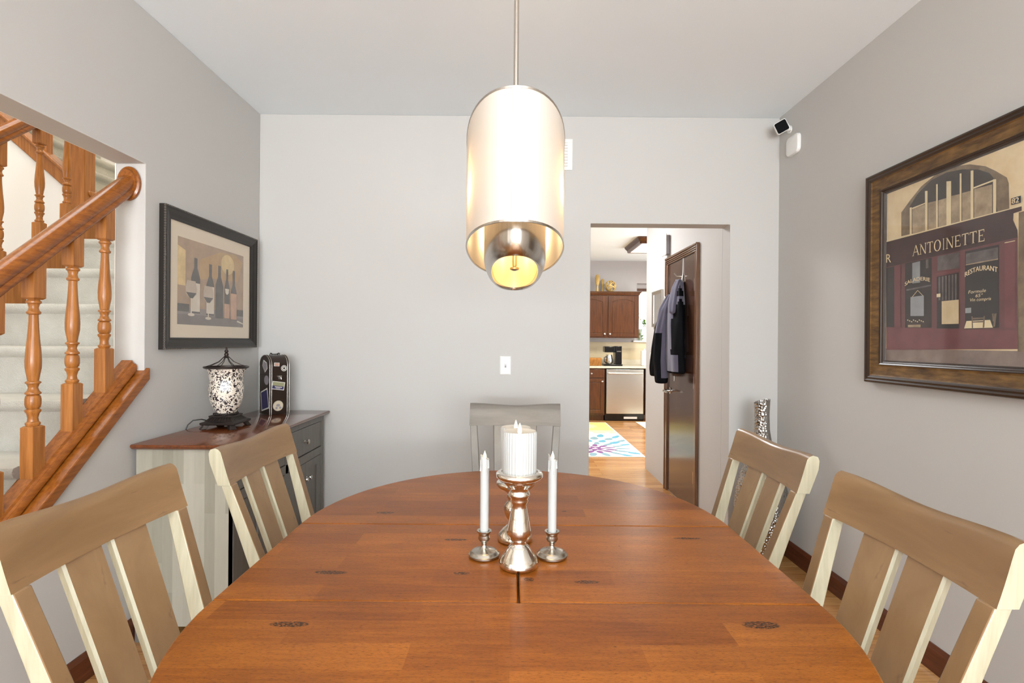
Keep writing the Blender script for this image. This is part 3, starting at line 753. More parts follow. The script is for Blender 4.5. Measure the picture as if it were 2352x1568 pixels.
# ------------------------------------------------------------ accent lamp
lx, ly = -1.452, 2.605
lp = thing('accent_lamp', 'leopard spotted glass accent lamp with bronze base on the sideboard', 'lamp', (lx, ly, BZ))
def sq(h, z): return [(lx - h, ly - h, z), (lx + h, ly - h, z), (lx + h, ly + h, z), (lx - h, ly + h, z)]
z = BZ + .001
m = MB(); m.rings([sq(.080, z + .020), sq(.084, z + .024), sq(.084, z + .032), sq(.076, z + .035), sq(.070, z + .037), sq(.052, z + .055), sq(.056, z + .057), sq(.056, z + .063), sq(.048, z + .066)])
for k in range(4):
    M = Matrix.Translation((lx, ly, z)) @ Matrix.Rotation(PI / 2 * k, 4, 'Z')
    for j in range(8):
        xx = -.056 + .016 * j
        m.rings([[(xx - .003, -.0735, .0345), (xx + .003, -.0735, .0345), (xx + .003, -.070, .0345), (xx - .003, -.070, .0345)], [((xx - .003) * .76, -.0555, .056), ((xx + .003) * .76, -.0555, .056), ((xx + .003) * .76, -.051, .056), ((xx - .003) * .76, -.051, .056)]], M=M)
m.build('base', 'dark_bronze', lp)
for k in range(4):
    M = Matrix.Translation((lx, ly, z)) @ Matrix.Rotation(PI / 2 * k + PI / 4, 4, 'Z')
    MB().rings([[(.092, -.02, 0), (.118, -.016, 0), (.118, .016, 0), (.092, .02, 0)], [(.085, -.018, .012), (.108, -.013, .012), (.108, .013, .012), (.085, .018, .012)], [(.075, -.016, .022), (.104, -.012, .022), (.104, .012, .022), (.075, .016, .022)]], M=M).build('foot', 'dark_bronze', lp, bevel=.002)
m = MB(); z1 = z + .066
for j in range(30):
    a = 2 * PI * j / 30
    m.lathe([(-.0045, .001), (-.003, .004), (0, .005), (.003, .004), (.0045, .001)], (lx + .054 * math.cos(a), ly + .054 * math.sin(a), z1 + .004), 8)
m.lathe([(0, .053), (.006, .053)], (lx, ly, z1 - .001), 30); m.build('beaded_collar', 'dark_bronze', lp, smooth=50)
m = MB(); hexf = lambda a, zz: 1 - .055 * abs(math.cos(3 * a + .5)) ** .8
m.lathe([(0, .048), (.006, .052), (.03, .062), (.055, .073), (.085, .0795), (.115, .082), (.145, .079), (.17, .0775), (.195, .081), (.212, .088), (.226, .0965), (.224, .094), (.20, .078)], (lx, ly, z1 + .007), 72, fn=hexf)
m.build('glass_shade', 'leopard_glass', lp, smooth=60)
zr = z1 + .232
m = MB(); m.lathe([(0, .0975), (.003, .103), (.008, .104), (.011, .1005), (.010, .0945), (.002, .094), (0, .0975)], (lx, ly, zr), 48, caps=False); m.build('rim', 'dark_bronze', lp, smooth=50)
m = MB()
for j in range(8):
    a = 2 * PI * j / 8 + .2; c_, s_ = math.cos(a), math.sin(a)
    m.tube([(lx + c_ * .0975, ly + s_ * .0975, zr + .008), (lx + c_ * .070, ly + s_ * .070, zr + .018), (lx + c_ * .036, ly + s_ * .036, zr + .034), (lx + c_ * .012, ly + s_ * .012, zr + .058)], .0017, 8)
m.lathe([(0, .012), (.004, .016), (.008, .012), (.012, .009), (.02, .011), (.028, .006), (.032, .010), (.038, .009), (.044, .004), (.052, .005), (.056, .002)], (lx, ly, zr + .052), 18)
m.build('wire_lid', 'dark_bronze', lp, smooth=50)
zc = BZ + .003
m = MB(); m.tube([(lx - .07, ly - .01, BZ + .030), (lx - .10, ly - .04, BZ + .045), (lx - .13, ly - .060, BZ + .042), (lx - .148, ly - .072, BZ + .022), (lx - .1585, ly - .078, BZ - .01), (lx - .160, ly - .078, BZ - .08), (lx - .160, ly - .078, BZ - .16)], .0026, 8)
m.build('cord', 'black_plastic', lp, smooth=60)

# ------------------------------------------------------------ arched bottle case
wcx, wcy, wr, wh = -1.440, 3.108, math.radians(50), .352
wc = thing('bottle_case', 'dark arched wooden bottle case with travel stickers on the sideboard', 'case', (wcx, wcy, BZ), wr)
hw, hd = .0625, .066
arc = [(-hd, 0)] + [(-hd * math.cos(PI * k / 14), wh - .062 + .062 * math.sin(PI * k / 14)) for k in range(15)] + [(hd, 0)]
plain('case_leather', C(40, 26, 18), .28, vary=.3, scale=20)
plain('sticker_cream', C(206, 192, 166), .6); plain('sticker_grey', C(150, 142, 146), .6); plain('sticker_navy', C(58, 52, 92), .6); plain('sticker_olive', C(150, 148, 112), .6); plain('sticker_pink', C(196, 150, 130), .6); plain('sticker_white', C(226, 222, 212), .6)
zs = BZ * 0 + .001
MB().prism([(a, b + zs) for a, b in arc], 'X', -hw + .006, hw - .006).build('body', 'case_leather', wc, local=True, smooth=35)
m = MB()
for s in (-1, 1):
    for off in (.004, .015):
        pts = [(s * (hw - off), a * 1.012, b + zs + (.001 if b > .01 else 0)) for a, b in arc]
        m.tube(pts, .0022, 8)
m.build('metal_trim', 'silver_knob', wc, local=True, smooth=60)
m = MB()
for s in (-1, 1): m.tube([(s * .024, -.012, wh + .001), (s * .024, -.012, wh + .012), (s * .024, .0, wh + .014), (s * .024, .012, wh + .001)], .0025, 8)
m.tube([(-.024, 0, wh + .012), (-.012, 0, wh + .006), (.012, 0, wh + .006), (.024, 0, wh + .012)], .003, 8)
m.build('handle', 'dark_bronze', wc, local=True, smooth=60)
m = MB(); yf = -hd - .001
m.box(-.014, .012, yf - .004, yf, .225, .232); m.box(-.004, .008, yf - .006, yf, .212, .228); m.tube([(.004, yf - .006, .222), (.006, yf - .008, .21)], .003, 8)
m.build('clasp', 'silver_knob', wc, local=True)
m = MB(); m.box(-hw + .005, hw - .005, -hd - .0006, hd + .0006, .236, .2372); m.build('lid_seam', 'dark_gap', wc, local=True)
def stick(name, pts, mats, layers, face='front'):
    """pts: outline; layers: list of (outline, mat index)"""
    m = MB()
    for k, (P, mi) in enumerate(layers):
        e0 = .0004 + .0003 * k
        if face == 'front': m.prism(P, 'Y', -hd - .0002, -hd - e0 - .0004, mi)
        else: m.prism([(a, b) for a, b in P], 'X', -hw + .0058, -hw + .006 - e0 - .0004, mi)
    return m.build(name, mats, wc, local=True)
def circ(cx_, cy_, r, ry=None, n=24): return [(cx_ + r * math.cos(2 * PI * k / n), cy_ + (ry or r) * math.sin(2 * PI * k / n)) for k in range(n)]
def quad(cx_, cy_, w_, h_, a):
    c_, s_ = math.cos(a), math.sin(a)
    return [(cx_ + x * c_ - y * s_, cy_ + x * s_ + y * c_) for x, y in ((-w_, -h_), (w_, -h_), (w_, h_), (-w_, h_))]
def band(cx_, cy_, w_, y0, y1, a):
    c_, s_ = math.cos(a), math.sin(a)
    return [(cx_ + x * c_ - y * s_, cy_ + x * s_ + y * c_) for x, y in ((-w_, y0), (w_, y0), (w_, y1), (-w_, y1))]
stick('sticker', None, ['sticker_white', 'sticker_olive', 'sticker_navy', 'sticker_cream'], [(quad(-.008, .172, .038, .024, -.17), 0), (quad(-.008, .172, .0345, .0205, -.17), 1), (band(-.008, .172, .0345, -.0205, -.002, -.17), 2), (band(-.006, .172, .022, -.010, -.0065, -.17), 0), (band(-.008, .172, .014, -.016, -.0135, -.17), 0)])
stick('sticker', None, ['sticker_cream', 'sticker_grey'], [(circ(-.008, .052, .031), 0), (circ(-.008, .052, .0285), 1), (circ(-.008, .052, .0275), 0), (circ(-.008, .055, .012, .008), 1), (circ(-.018, .04, .007), 1), (circ(.004, .04, .007), 1)])
stick('sticker', None, ['sticker_white', 'black_satin'], [(circ(.026, .275, .018), 0), (circ(.026, .275, .0145), 1), (circ(.026, .275, .0115), 0), (circ(.026, .275, .006), 1)])
stick('sticker', None, ['sticker_white', 'sticker_pink', 'black_satin'], [(quad(-.018, .299, .016, .0105, -.05), 0), (quad(-.018, .299, .012, .008, -.05), 2), (quad(-.018, .299, .011, .007, -.05), 1)])
stick('sticker', None, ['sticker_white', 'sticker_navy'], [([(-.055, .04), (.04, .015), (.055, .13), (-.03, .16)], 0), ([(-.048, .046), (.034, .024), (.048, .126), (-.026, .150)], 1)], 'side')
stick('sticker', None, ['sticker_grey'], [(circ(-.02, .205, .03, .028), 0)], 'side')
stick('sticker', None, ['sticker_white', 'sticker_grey'], [([(-.03, .275), (.0, .25), (.035, .29), (.02, .325), (-.02, .31)], 0), ([(-.026, .277), (.0, .255), (.030, .29), (.017, .319), (-.018, .306)], 1)], 'side')

# ------------------------------------------------------------ wine picture on the left wall
GY0, GY1, GZ0, GZ1 = 2.345, 3.192, 1.250, 1.921
gp = thing('framed_picture', 'dark framed print of wine bottles and glasses on the left wall', 'picture', (XL, 2.77, 1.25))
def frame_ring(m, y0, y1, z0_, z1_, prof, xw, side, mi=0):
    """prof: (inset, protrusion) around a rectangle; side +1 protrudes to +x"""
    R = []
    for ins, pr in prof:
        x = xw + side * pr
        R.append([(x, y0 + ins, z0_ + ins), (x, y1 - ins, z0_ + ins), (x, y1 - ins, z1_ - ins), (x, y0 + ins, z1_ - ins)])
    m.rings(R, mi, True, False)
m = MB(); frame_ring(m, GY0, GY1, GZ0, GZ1, [(0, .001), (0, .026), (.003, .030), (.007, .0335), (.011, .031), (.016, .029), (.030, .026), (.044, .020), (.052, .020), (.056, .016), (.056, .008)], XL, 1)
m.build('frame', 'frame_espresso', gp)
m = MB()
nb = 70
for k in range(nb):
    for zz in (GZ0 + .0035, GZ1 - .0035):
        y = GY0 + (GY1 - GY0) * (k + .5) / nb
        m.box(XL + .027, XL + .0335, y - .004, y + .004, zz - .003, zz + .003)
for k in range(56):
    for yy_ in (GY0 + .0015, GY1 - .0015):
        z_ = GZ0 + (GZ1 - GZ0) * (k + .5) / 56
        m.box(XL + .024, XL + .031, yy_ - .003, yy_ + .003, z_ - .004, z_ + .004)
m.build('beading', 'bead_metal', gp)
bx('mat_board', (XL + .001, GY0 + .055, GZ0 + .055), (XL + .0095, GY1 - .055, GZ1 - .055), 'mat_board', gp)
paint('p_tan', C(168, 142, 118), C(186, 158, 130)); paint('p_orange', C(186, 150, 108), C(196, 164, 120)); paint('p_yellow', C(206, 180, 130)); paint('p_bottle', C(92, 86, 84), C(112, 106, 102)); paint('p_label', C(214, 200, 180), C(226, 214, 198)); paint('p_label2', C(188, 152, 128)); paint('p_grey', C(142, 132, 126), C(156, 146, 140)); paint('p_glass', C(190, 172, 154), C(202, 186, 168)); paint('p_shadow', C(126, 116, 112), C(140, 130, 124))
LPX = XL + .0100
PRY0, PRY1, PRZ0, PRZ1 = 2.462, 3.064, 1.371, 1.796
def q2(zx, zy): return at(340 + zx * .2424, 440 + zy * .2424, X=LPX)
class Canvas(MB):
    def __init__(s, x, side): super().__init__(); s.x = x; s.side = side; s.k = 0
    def pl(s, pts, mi):      # pts: (Y, Z)
        s.k += 1; x = s.x + s.side * .00006 * s.k
        s.poly([(x, a, b) for a, b in pts], mi)
cv = Canvas(LPX, 1)
def uv(u, v): return (PRY0 + (PRY1 - PRY0) * u, PRZ0 + (PRZ1 - PRZ0) * v)
def P2(pts, mi): cv.pl([uv(*p) for p in pts], mi)
P2([(0, 0), (1, 0), (1, 1), (0, 1)], 0)
P2([(0, .45), (.10, .45), (.10, .86), (0, .90)], 2)
P2([(.28, .55), (.5, .6), (.9, .62), (.98, .9), (.85, .98), (.6, .96), (.3, .8)], 1)
P2([(uu, vv) for uu, vv in circ(.72, .82, .11, .13)], 2)
P2([(0, .10), (1, .10), (1, .2), (0, .2)], 6)
P2([(0, 0), (1, 0), (1, .12), (0, .12)], 8)
P2([(0, .15), (.15, .15), (.15, .24), (0, .24)], 3); P2([(.88, .15), (1, .15), (1, .24), (.88, .24)], 3)
def bottle(u, top, sh, hw_, bot, lab=None, lm=4, cap=None):
    nk = hw_ * .36
    P2([(u - hw_, bot), (u + hw_, bot), (u + hw_, sh), (u + hw_ * .7, sh + .06), (u + nk, sh + .12), (u + nk, top), (u - nk, top), (u - nk, sh + .12), (u - hw_ * .7, sh + .06), (u - hw_, sh)], 3)
    if lab: P2([(u - hw_ * .96, lab[0]), (u + hw_ * .96, lab[0]), (u + hw_ * .96, lab[1]), (u - hw_ * .96, lab[1])], lm)
bottle(.235, .80, .56, .062, .14, (.16, .50)); bottle(.445, .77, .50, .060, .13, (.15, .49)); bottle(.585, .78, .52, .062, .10)
bottle(.71, .76, .50, .045, .11, (.11, .30), 5); P2([uvp for uvp in [(.675, .50), (.745, .50), (.735, .44), (.71, .42), (.685, .44)]], 4)
bottle(.825, .76, .45, .055, .09, (.10, .45), 5)
for (u, v0, ) in ((.175, .10), (.415, .07)):
    P2([(u - .075, v0 + .34), (u - .07, v0 + .26), (u - .02, v0 + .21), (u + .02, v0 + .21), (u + .07, v0 + .26), (u + .075, v0 + .34), (u + .055, v0 + .42), (u - .055, v0 + .42)], 7)
    P2([(u - .07, v0 + .28), (u - .02, v0 + .215), (u + .02, v0 + .215), (u + .07, v0 + .28)], 3)
    P2([(u - .008, v0 + .21), (u + .008, v0 + .21), (u + .008, v0 + .03), (u - .008, v0 + .03)], 4)
    P2([(uu, vv) for uu, vv in circ(u, v0 + .02, .045, .018)], 4)
P2([(.88, .07), (1.0, .04), (1.0, .055), (.89, .09)], 4)
cv.build('print', [MATS[k] for k in ('p_tan', 'p_orange', 'p_yellow', 'p_bottle', 'p_label', 'p_label2', 'p_grey', 'p_glass', 'p_shadow')], gp, recalc=False)
bx('glass', (XL + .013, GY0 + .054, GZ0 + .054), (XL + .0142, GY1 - .054, GZ1 - .054), 'clear_glass', gp)

# ------------------------------------------------------------ restaurant painting on the right wall
FY0, FY1, FZ0, FZ1 = 1.46, 2.416, 1.124, 2.084
fp = thing('framed_picture', 'large painting of a restaurant front in a wide gilded frame on the right wall', 'picture', (XR, 1.9, 1.12))
m = MB(); frame_ring(m, FY0, FY1, FZ0, FZ1, [(0, .001), (0, .030), (.003, .038), (.010, .0405), (.016, .036), (.018, .036), (.024, .0385), (.030, .034), (.033, .033)], XR, -1, 0)
frame_ring(m, FY0, FY1, FZ0, FZ1, [(.033, .033), (.038, .029), (.055, .026), (.075, .024), (.083, .026)], XR, -1, 1)
frame_ring(m, FY0, FY1, FZ0, FZ1, [(.083, .026), (.086, .0285), (.091, .026), (.094, .022), (.098, .0205), (.104, .014), (.106, .008)], XR, -1, 0)
m.build('frame', ['frame_dark_wood', 'gilded_wood'], fp)
names = ['r_plaster', 'r_stone', 'r_dark', 'r_tan', 'r_cream', 'r_fascia', 'r_maroon', 'r_maroon2', 'r_ground', 'r_glass', 'r_curtain', 'r_menu', 'r_letter', 'r_blue', 'r_grey', 'r_chair']
paint('r_plaster', C(216, 188, 140), C(238, 218, 178), 9); paint('r_stone', C(104, 84, 62), C(140, 120, 92), 30); paint('r_dark', C(46, 36, 30), C(66, 54, 46)); paint('r_tan', C(140, 120, 94), C(188, 166, 134), 22); paint('r_cream', C(222, 202, 158), C(236, 220, 180))
paint('r_fascia', C(54, 32, 32), C(72, 44, 44)); paint('r_maroon', C(92, 52, 54), C(116, 68, 70), 8); paint('r_maroon2', C(104, 52, 56), C(126, 72, 74), 8); paint('r_ground', C(116, 98, 90), C(150, 132, 120), 12); paint('r_glass', C(32, 27, 27), C(50, 43, 40), 10)
paint('r_curtain', C(78, 70, 70), C(118, 110, 108), 26); paint('r_menu', C(206, 184, 142), C(222, 202, 162), 20); paint('r_letter', C(230, 206, 160), C(242, 224, 184)); paint('r_blue', C(32, 38, 56), C(44, 52, 72)); paint('r_grey', C(140, 144, 146), C(160, 164, 166)); paint('r_chair', C(104, 84, 64), C(128, 106, 84))
RX = XR - .010
cv = Canvas(RX, -1)
def q3(zx, zy):
    p = at(1960 + zx * .4465, 220 + zy * .4465, X=RX); return (p.y, p.z)
def P3(pts, mi): cv.pl([q3(*p) for p in pts], mi)
cv.pl([(FY1 - .104, FZ0 + .104), (FY0 + .104, FZ0 + .104), (FY0 + .104, FZ1 - .104), (FY1 - .104, FZ1 - .104)], 0)
pR = FY0 + .105
def toR(zx, zy):                                   # horizontal of the painting continued to its right edge
    y, z = q3(zx, zy); return (pR, z)
# ground, right stone pier
zg = q3(300, 1302)[1]; zb0 = FZ0 + .105; yL = FY1 - .105
cv.pl([(yL, zb0), (pR, zb0), (pR, zg), (yL, zg)], 8)
ys = q3(850, 700)[0]
cv.pl([(ys, zb0 + .05), (pR, zb0 + .05), (pR, q3(850, 600)[1]), (ys, q3(850, 600)[1])], 1)
P3([(247, 722), (247, 600), (290, 540), (350, 465), (430, 400), (520, 362), (600, 352), (680, 362), (730, 385), (790, 420), (800, 450), (803, 592)], 1)
P3([(290, 712), (290, 570), (330, 505), (400, 435), (480, 394), (560, 378), (640, 378), (700, 397), (720, 420), (742, 606)], 2)
for quad_ in ([(303, 580), (368, 560), (368, 696), (303, 710)], [(385, 550), (427, 540), (427, 682), (385, 692)], [(437, 538), (480, 525), (480, 670), (437, 680)], [(505, 515), (548, 505), (548, 652), (505, 662)], [(560, 500), (605, 488), (605, 637), (560, 648)], [(622, 480), (715, 455), (715, 610), (622, 632)]): P3(quad_, 3)
for (x, w_, yt) in ((296, 10, 575), (376, 13, 490), (431, 8, 455), (492, 24, 440), (553, 9, 400), (612, 14, 385), (728, 16, 430)): P3([(x - w_ / 2, yt), (x + w_ / 2, yt - 2), (x + w_ / 2, 716 - (x - 300) * .24), (x - w_ / 2, 718 - (x - 300) * .24)], 4)
P3([(620, 470), (720, 432), (720, 440), (620, 478)], 4); P3([(303, 576), (370, 550), (370, 556), (303, 583)], 4)
P3([(172, 745), (872, 562), (872, 572), (172, 753)], 4)
P3([(172, 752), (868, 568), (868, 590), (826, 604), (824, 640), (846, 690), (848, 730), (172, 884)], 5)
zt_, yl_ = q3(172, 880)[1], yL
P3([(172, 882), (848, 728), (848, 1215), (172, 1192)], 6)
P3([(172, 1190), (848, 1207), (848, 1302), (172, 1306)], 7)
P3([(172, 886), (212, 876), (212, 1190), (172, 1188)], 9)
P3([(268, 862), (405, 832), (405, 1192), (268, 1192)], 9); P3([(305, 860), (345, 850), (345, 960), (305, 965)], 14); P3([(375, 842), (388, 839), (388, 885), (375, 888)], 10)
P3([(275, 995), (402, 970), (402, 978), (275, 1003)], 10)
P3([(435, 826), (548, 802), (548, 886), (435, 900)], 10); P3([(425, 912), (558, 892), (558, 900), (425, 920)], 7)
P3([(432, 930), (545, 908), (545, 1196), (432, 1196)], 9)
for k in range(6): P3([(440 + k * 17, 932 - k * 3), (450 + k * 17, 930 - k * 3), (449 + k * 17, 1050), (441 + k * 17, 1052)], 10)
P3([(578, 800), (752, 765), (752, 1192), (578, 1200)], 9); P3([(582, 812), (748, 778), (748, 838), (582, 864)], 10); P3([(582, 866), (748, 836), (748, 842), (582, 872)], 3)
P3([(782, 756), (836, 745), (836, 1194), (782, 1192)], 7); P3([(782, 754), (836, 743), (836, 747), (782, 758)], 4)
P3([(215, 876), (246, 869), (246, 1190), (215, 1190)], 7)
P3([(297, 1035), (366, 1026), (366, 1132), (297, 1132)], 14); P3([(333, 1000), (336, 1000), (362, 1027), (359, 1027)], 4); P3([(333, 1000), (336, 1000), (308, 1034), (305, 1034)], 4)
P3([(458, 1056), (546, 1048), (546, 1172), (458, 1174)], 11); P3([(432, 1019), (452, 1016), (452, 1034), (432, 1036)], 4)
P3([(580, 1092), (610, 1089), (610, 1116), (580, 1118)], 14)
P3([(586, 1158), (708, 1152), (722, 1192), (574, 1196)], 4)
for (x0, y0, x1, y1, x2, y2, x3, y3) in ((612, 1134, 618, 1134, 620, 1194, 614, 1194), (674, 1132, 682, 1132, 678, 1192, 670, 1192), (614, 1142, 680, 1138, 680, 1148, 614, 1151), (616, 1160, 678, 1157, 678, 1164, 616, 1167), (730, 1120, 742, 1118, 734, 1186, 724, 1190), (718, 1120, 726, 1118, 730, 1160, 722, 1160)): P3([(x0, y0), (x1, y1), (x2, y2), (x3, y3)], 15)
P3([(280, 1160), (395, 1150), (395, 1190), (280, 1190)], 2); P3([(285, 1178), (350, 1176), (350, 1190), (285, 1190)], 3)
for k in range(9): P3([(280 + 10 * k, 1152 + 4 * (k % 3)), (287 + 10 * k, 1150 + 4 * (k % 3)), (286 + 10 * k, 1158 + 4 * (k % 3))], 4)
P3([(818, 528), (868, 513), (868, 549), (818, 561)], 13)
cv.build('canvas', [MATS[k] for k in names], fp, recalc=False)
# lettering
RXL = RX - .0062
def put_text(m, body, p0, p1, h, arc=0.0, sy=1.0, bold=0.0, ital=0.0):
    """baseline p0->p1 given in painting (Y, Z); h cap height"""
    vs, fs = text_polys(body, 1.0)
    x0 = min(v[0] for v in vs); x1 = max(v[0] for v in vs); L = x1 - x0
    a = Vector(p0); b = Vector(p1); W_ = abs(b[0] - a[0])
    k = len(m.v)
    for dx, dz in ((0, 0),) + (((bold, 0),) if bold else ()):
        k = len(m.v)
        for x, y in vs:
            u = (x - x0) / L
            yy2 = a[0] + (b[0] - a[0]) * u - dx * 1 - ital * y * h / .73
            zz = a[1] + (b[1] - a[1]) * u + y * h / .73 + arc * (1 - (2 * u - 1) ** 2)
            m.v.append(Vector((RXL - dx * .1, yy2, zz)))
        m.f += [tuple(k + i for i in f) for f in fs]; m.m += [0] * len(fs)
# serif capitals drawn as strokes
SER = {'A': ([((.08, 0), (.50, 1), .07), ((.50, 1), (.94, 0), .15), ((.24, .34), (.76, .34), .06)], [(-.03, .20), (.78, 1.08)], []),
       'N': ([((.14, 0), (.14, 1), .07), ((.12, 1), (.86, 0), .15), ((.88, 0), (.88, 1), .07)], [(0, .28)], [(-.02, .22), (.74, 1.02)]),
       'T': ([((.5, 0), (.5, 1), .15), ((.04, .965), (.96, .965), .07), ((.05, .98), (.05, .80), .06), ((.95, .98), (.95, .80), .06)], [(.32, .68)], []),
       'I': ([((.5, 0), (.5, 1), .17)], [(.28, .72)], [(.28, .72)]),
       'E': ([((.22, 0), (.22, 1), .15), ((.08, .965), (.86, .965), .07), ((.2, .52), (.66, .52), .06), ((.08, .035), (.9, .035), .07), ((.86, .98), (.86, .78), .06), ((.90, .02), (.90, .24), .06), ((.66, .60), (.66, .43), .05)], [], [])}
WID = {'A': 1.0, 'N': 1.0, 'T': .86, 'I': .46, 'E': .84, 'O': 1.02}
def serif_word(m, word, p0, p1, h0, h1):
    a = Vector(p0); b = Vector(p1); tot = sum(WID[c] + .10 for c in word) - .10; cur = 0
    def T(x, y, c0):
        u = (c0 + x) / tot; h = h0 + (h1 - h0) * u
        return Vector((RXL, a[0] + (b[0] - a[0]) * u, a[1] + (b[1] - a[1]) * u + y * h))
    for c in word:
        W_ = WID[c]
        if c == 'O':
            n = 28; vs = []
            for k in range(n):
                t_ = 2 * PI * k / n; vs.append(T((.5 + .48 * math.cos(t_)) * W_, .5 + .52 * math.sin(t_), cur))
            for k in range(n):
                t_ = 2 * PI * k / n; vs.append(T((.5 + .32 * math.cos(t_)) * W_, .5 + .46 * math.sin(t_), cur))
            m.add(vs, [(k, (k + 1) % n, n + (k + 1) % n, n + k) for k in range(n)])
        else:
            st_, lo, hi = SER[c]
            for (x0, y0), (x1, y1), w_ in st_:
                if abs(x1 - x0) < .01 or abs(y1 - y0) > .5: d = (w_ / 2, 0)
                else: d = (0, w_ / 2)
                m.add([T((x0 - d[0]) * W_, y0 - d[1], cur), T((x0 + d[0]) * W_, y0 + d[1], cur), T((x1 + d[0]) * W_, y1 + d[1], cur), T((x1 - d[0]) * W_, y1 - d[1], cur)], [(0, 1, 2, 3)])
            for x0, x1 in lo: m.add([T(x0 * W_, 0, cur), T(x1 * W_, 0, cur), T(x1 * W_, .05, cur), T(x0 * W_, .05, cur)], [(0, 1, 2, 3)])
            for x0, x1 in hi: m.add([T(x0 * W_, .95, cur), T(x1 * W_, .95, cur), T(x1 * W_, 1, cur), T(x0 * W_, 1, cur)], [(0, 1, 2, 3)])
        cur += W_ + .10
m = MB()
hA = q3(330, 770)[1] - q3(330, 824)[1]
b0 = q3(312, 825); b1 = q3(686, 746)
serif_word(m, 'ANTOINETTE', b0, b1, hA, q3(680, 684)[1] - q3(680, 746)[1])
m.build('lettering', 'r_letter', fp, recalc=False)
m = MB()
put_text(m, 'R', q3(176, 858), q3(201, 856), q3(190, 812)[1] - q3(190, 858)[1])
put_text(m, 'RESTAURANT', q3(582, 932), q3(750, 908), .0185, .015, bold=.0012)
put_text(m, 'SALADERIE', q3(272, 978), q3(402, 957), .016, .013, bold=.0010)
put_text(m, 'Formule', q3(600, 1018), q3(690, 1008), .0125, ital=.2)
put_text(m, '65°', q3(636, 1036), q3(672, 1033), .0120, ital=.2)
put_text(m, 'Vin compris', q3(606, 1058), q3(716, 1050), .0120, ital=.2)
put_text(m, '82', q3(824, 556), q3(860, 547), q3(840, 524)[1] - q3(840, 552)[1], bold=.0012)
m.build('lettering', 'r_letter', fp, recalc=False)
bx('glass', (XR - .0185, FY0 + .100, FZ0 + .100), (XR - .0195, FY1 - .100, FZ1 - .100), 'clear_glass', fp)

# ------------------------------------------------------------ wall fittings in the dining room
sw_ = thing('light_switch', 'white light switch plate on the back wall above the head chair', 'light switch', (0, YB, 1.14))
p = at(1161, 839, Y=YB); sx_, sz_ = p.x, p.z
m = MB(); m.rings([[(sx_ - .036, YB - .0003, sz_ - .0595), (sx_ + .036, YB - .0003, sz_ - .0595), (sx_ + .036, YB - .0003, sz_ + .0595), (sx_ - .036, YB - .0003, sz_ + .0595)], [(sx_ - .036, YB - .002, sz_ - .0595), (sx_ + .036, YB - .002, sz_ - .0595), (sx_ + .036, YB - .002, sz_ + .0595), (sx_ - .036, YB - .002, sz_ + .0595)], [(sx_ - .030, YB - .006, sz_ - .053), (sx_ + .030, YB - .006, sz_ - .053), (sx_ + .030, YB - .006, sz_ + .053), (sx_ - .030, YB - .006, sz_ + .053)]])
m.build('plate', 'white_plastic', sw_)
m = MB(); m.box(sx_ - .0055, sx_ + .0055, YB - .0066, YB - .0058, sz_ - .013, sz_ + .013); m.build('slot', 'sticker_grey', sw_)
m = MB(); m.prism([(YB - .006, sz_ - .004), (YB - .016, sz_ + .006), (YB - .014, sz_ + .013), (YB - .006, sz_ + .012)], 'X', sx_ - .0045, sx_ + .0045); m.build('toggle', 'white_plastic', sw_, bevel=.001)
m = MB()
for dz in (-.030, .030): m.lathe([(0, .0028), (.001, .0025)], (0, 0, 0), 12, M=Matrix.Translation((sx_, YB - .0058, sz_ + dz)) @ Matrix.Rotation(PI / 2, 4, 'X'))
m.build('screw', 'silver_knob', sw_)
vt = thing('wall_vent', 'white vent cover high on the back wall, half hidden by the pendant', 'vent', (.25, YB, 2.48))
pa, pb = at(1315, 320, Y=YB), at(1315, 391, Y=YB); vx1, vz1, vz0 = pa.x, pa.z, pb.z; vx0 = vx1 - .30
m = MB(); m.box(vx0, vx1, YB - .006, YB - .0003, vz0, vz0 + .022); m.box(vx0, vx1, YB - .006, YB - .0003, vz1 - .022, vz1); m.box(vx0, vx0 + .032, YB - .006, YB - .0003, vz0 + .022, vz1 - .022); m.box(vx1 - .032, vx1, YB - .006, YB - .0003, vz0 + .022, vz1 - .022)
m.build('frame', 'white_plastic', vt, bevel=.001)
m = MB()
for k in range(8):
    z_ = vz0 + .026 + (vz1 - vz0 - .052) * k / 7.6
    m.prism([(YB - .0006, z_), (YB - .0046, z_ + .003), (YB - .0046, z_ + .006), (YB - .0006, z_ + .016)], 'X', vx0 + .03, vx1 - .03)
m.build('louvre', 'white_plastic', vt)
# camera
cc = at(1795, 291, Y=3.115)
ct = thing('security_camera', 'small white cube camera with a black face up in the right corner', 'camera', tuple(cc))
M = Matrix.Translation(cc) @ Matrix.Rotation(-.34, 4, 'Z') @ Matrix.Rotation(.25, 4, 'X') @ Matrix.Rotation(-.45, 4, 'Y')
def rbox(w_, h_, d0, d1, r, M, n=6):
    out = []
    for cxn, cyn, a0 in ((1, 1, 0), (-1, 1, 1), (-1, -1, 2), (1, -1, 3)):
        for k in range(n + 1):
            a = PI / 2 * (a0 + k / n)
            out.append((cxn * (w_ - r) + r * math.cos(a), cyn * (h_ - r) + r * math.sin(a)))
    return [[M @ Vector((x, d, y)) for x, y in out] for d in ((d0, d1) if not isinstance(d0, list) else d0)], out
R, o2 = rbox(.036, .036, -.010, .026, .011, M)
MB().rings(R).build('body', 'white_plastic', ct, bevel=.003)
R, o2 = rbox(.0325, .0325, -.0112, -.0095, .009, M); MB().rings(R).build('lens_face', 'matte_black', ct)
m = MB(); m.tube([M @ Vector((.01, .024, 0)), M @ Vector((.03, .034, .005)), Vector((XR - .006, cc.y + .03, cc.z - .005))], [.018, .014, .016], 14)
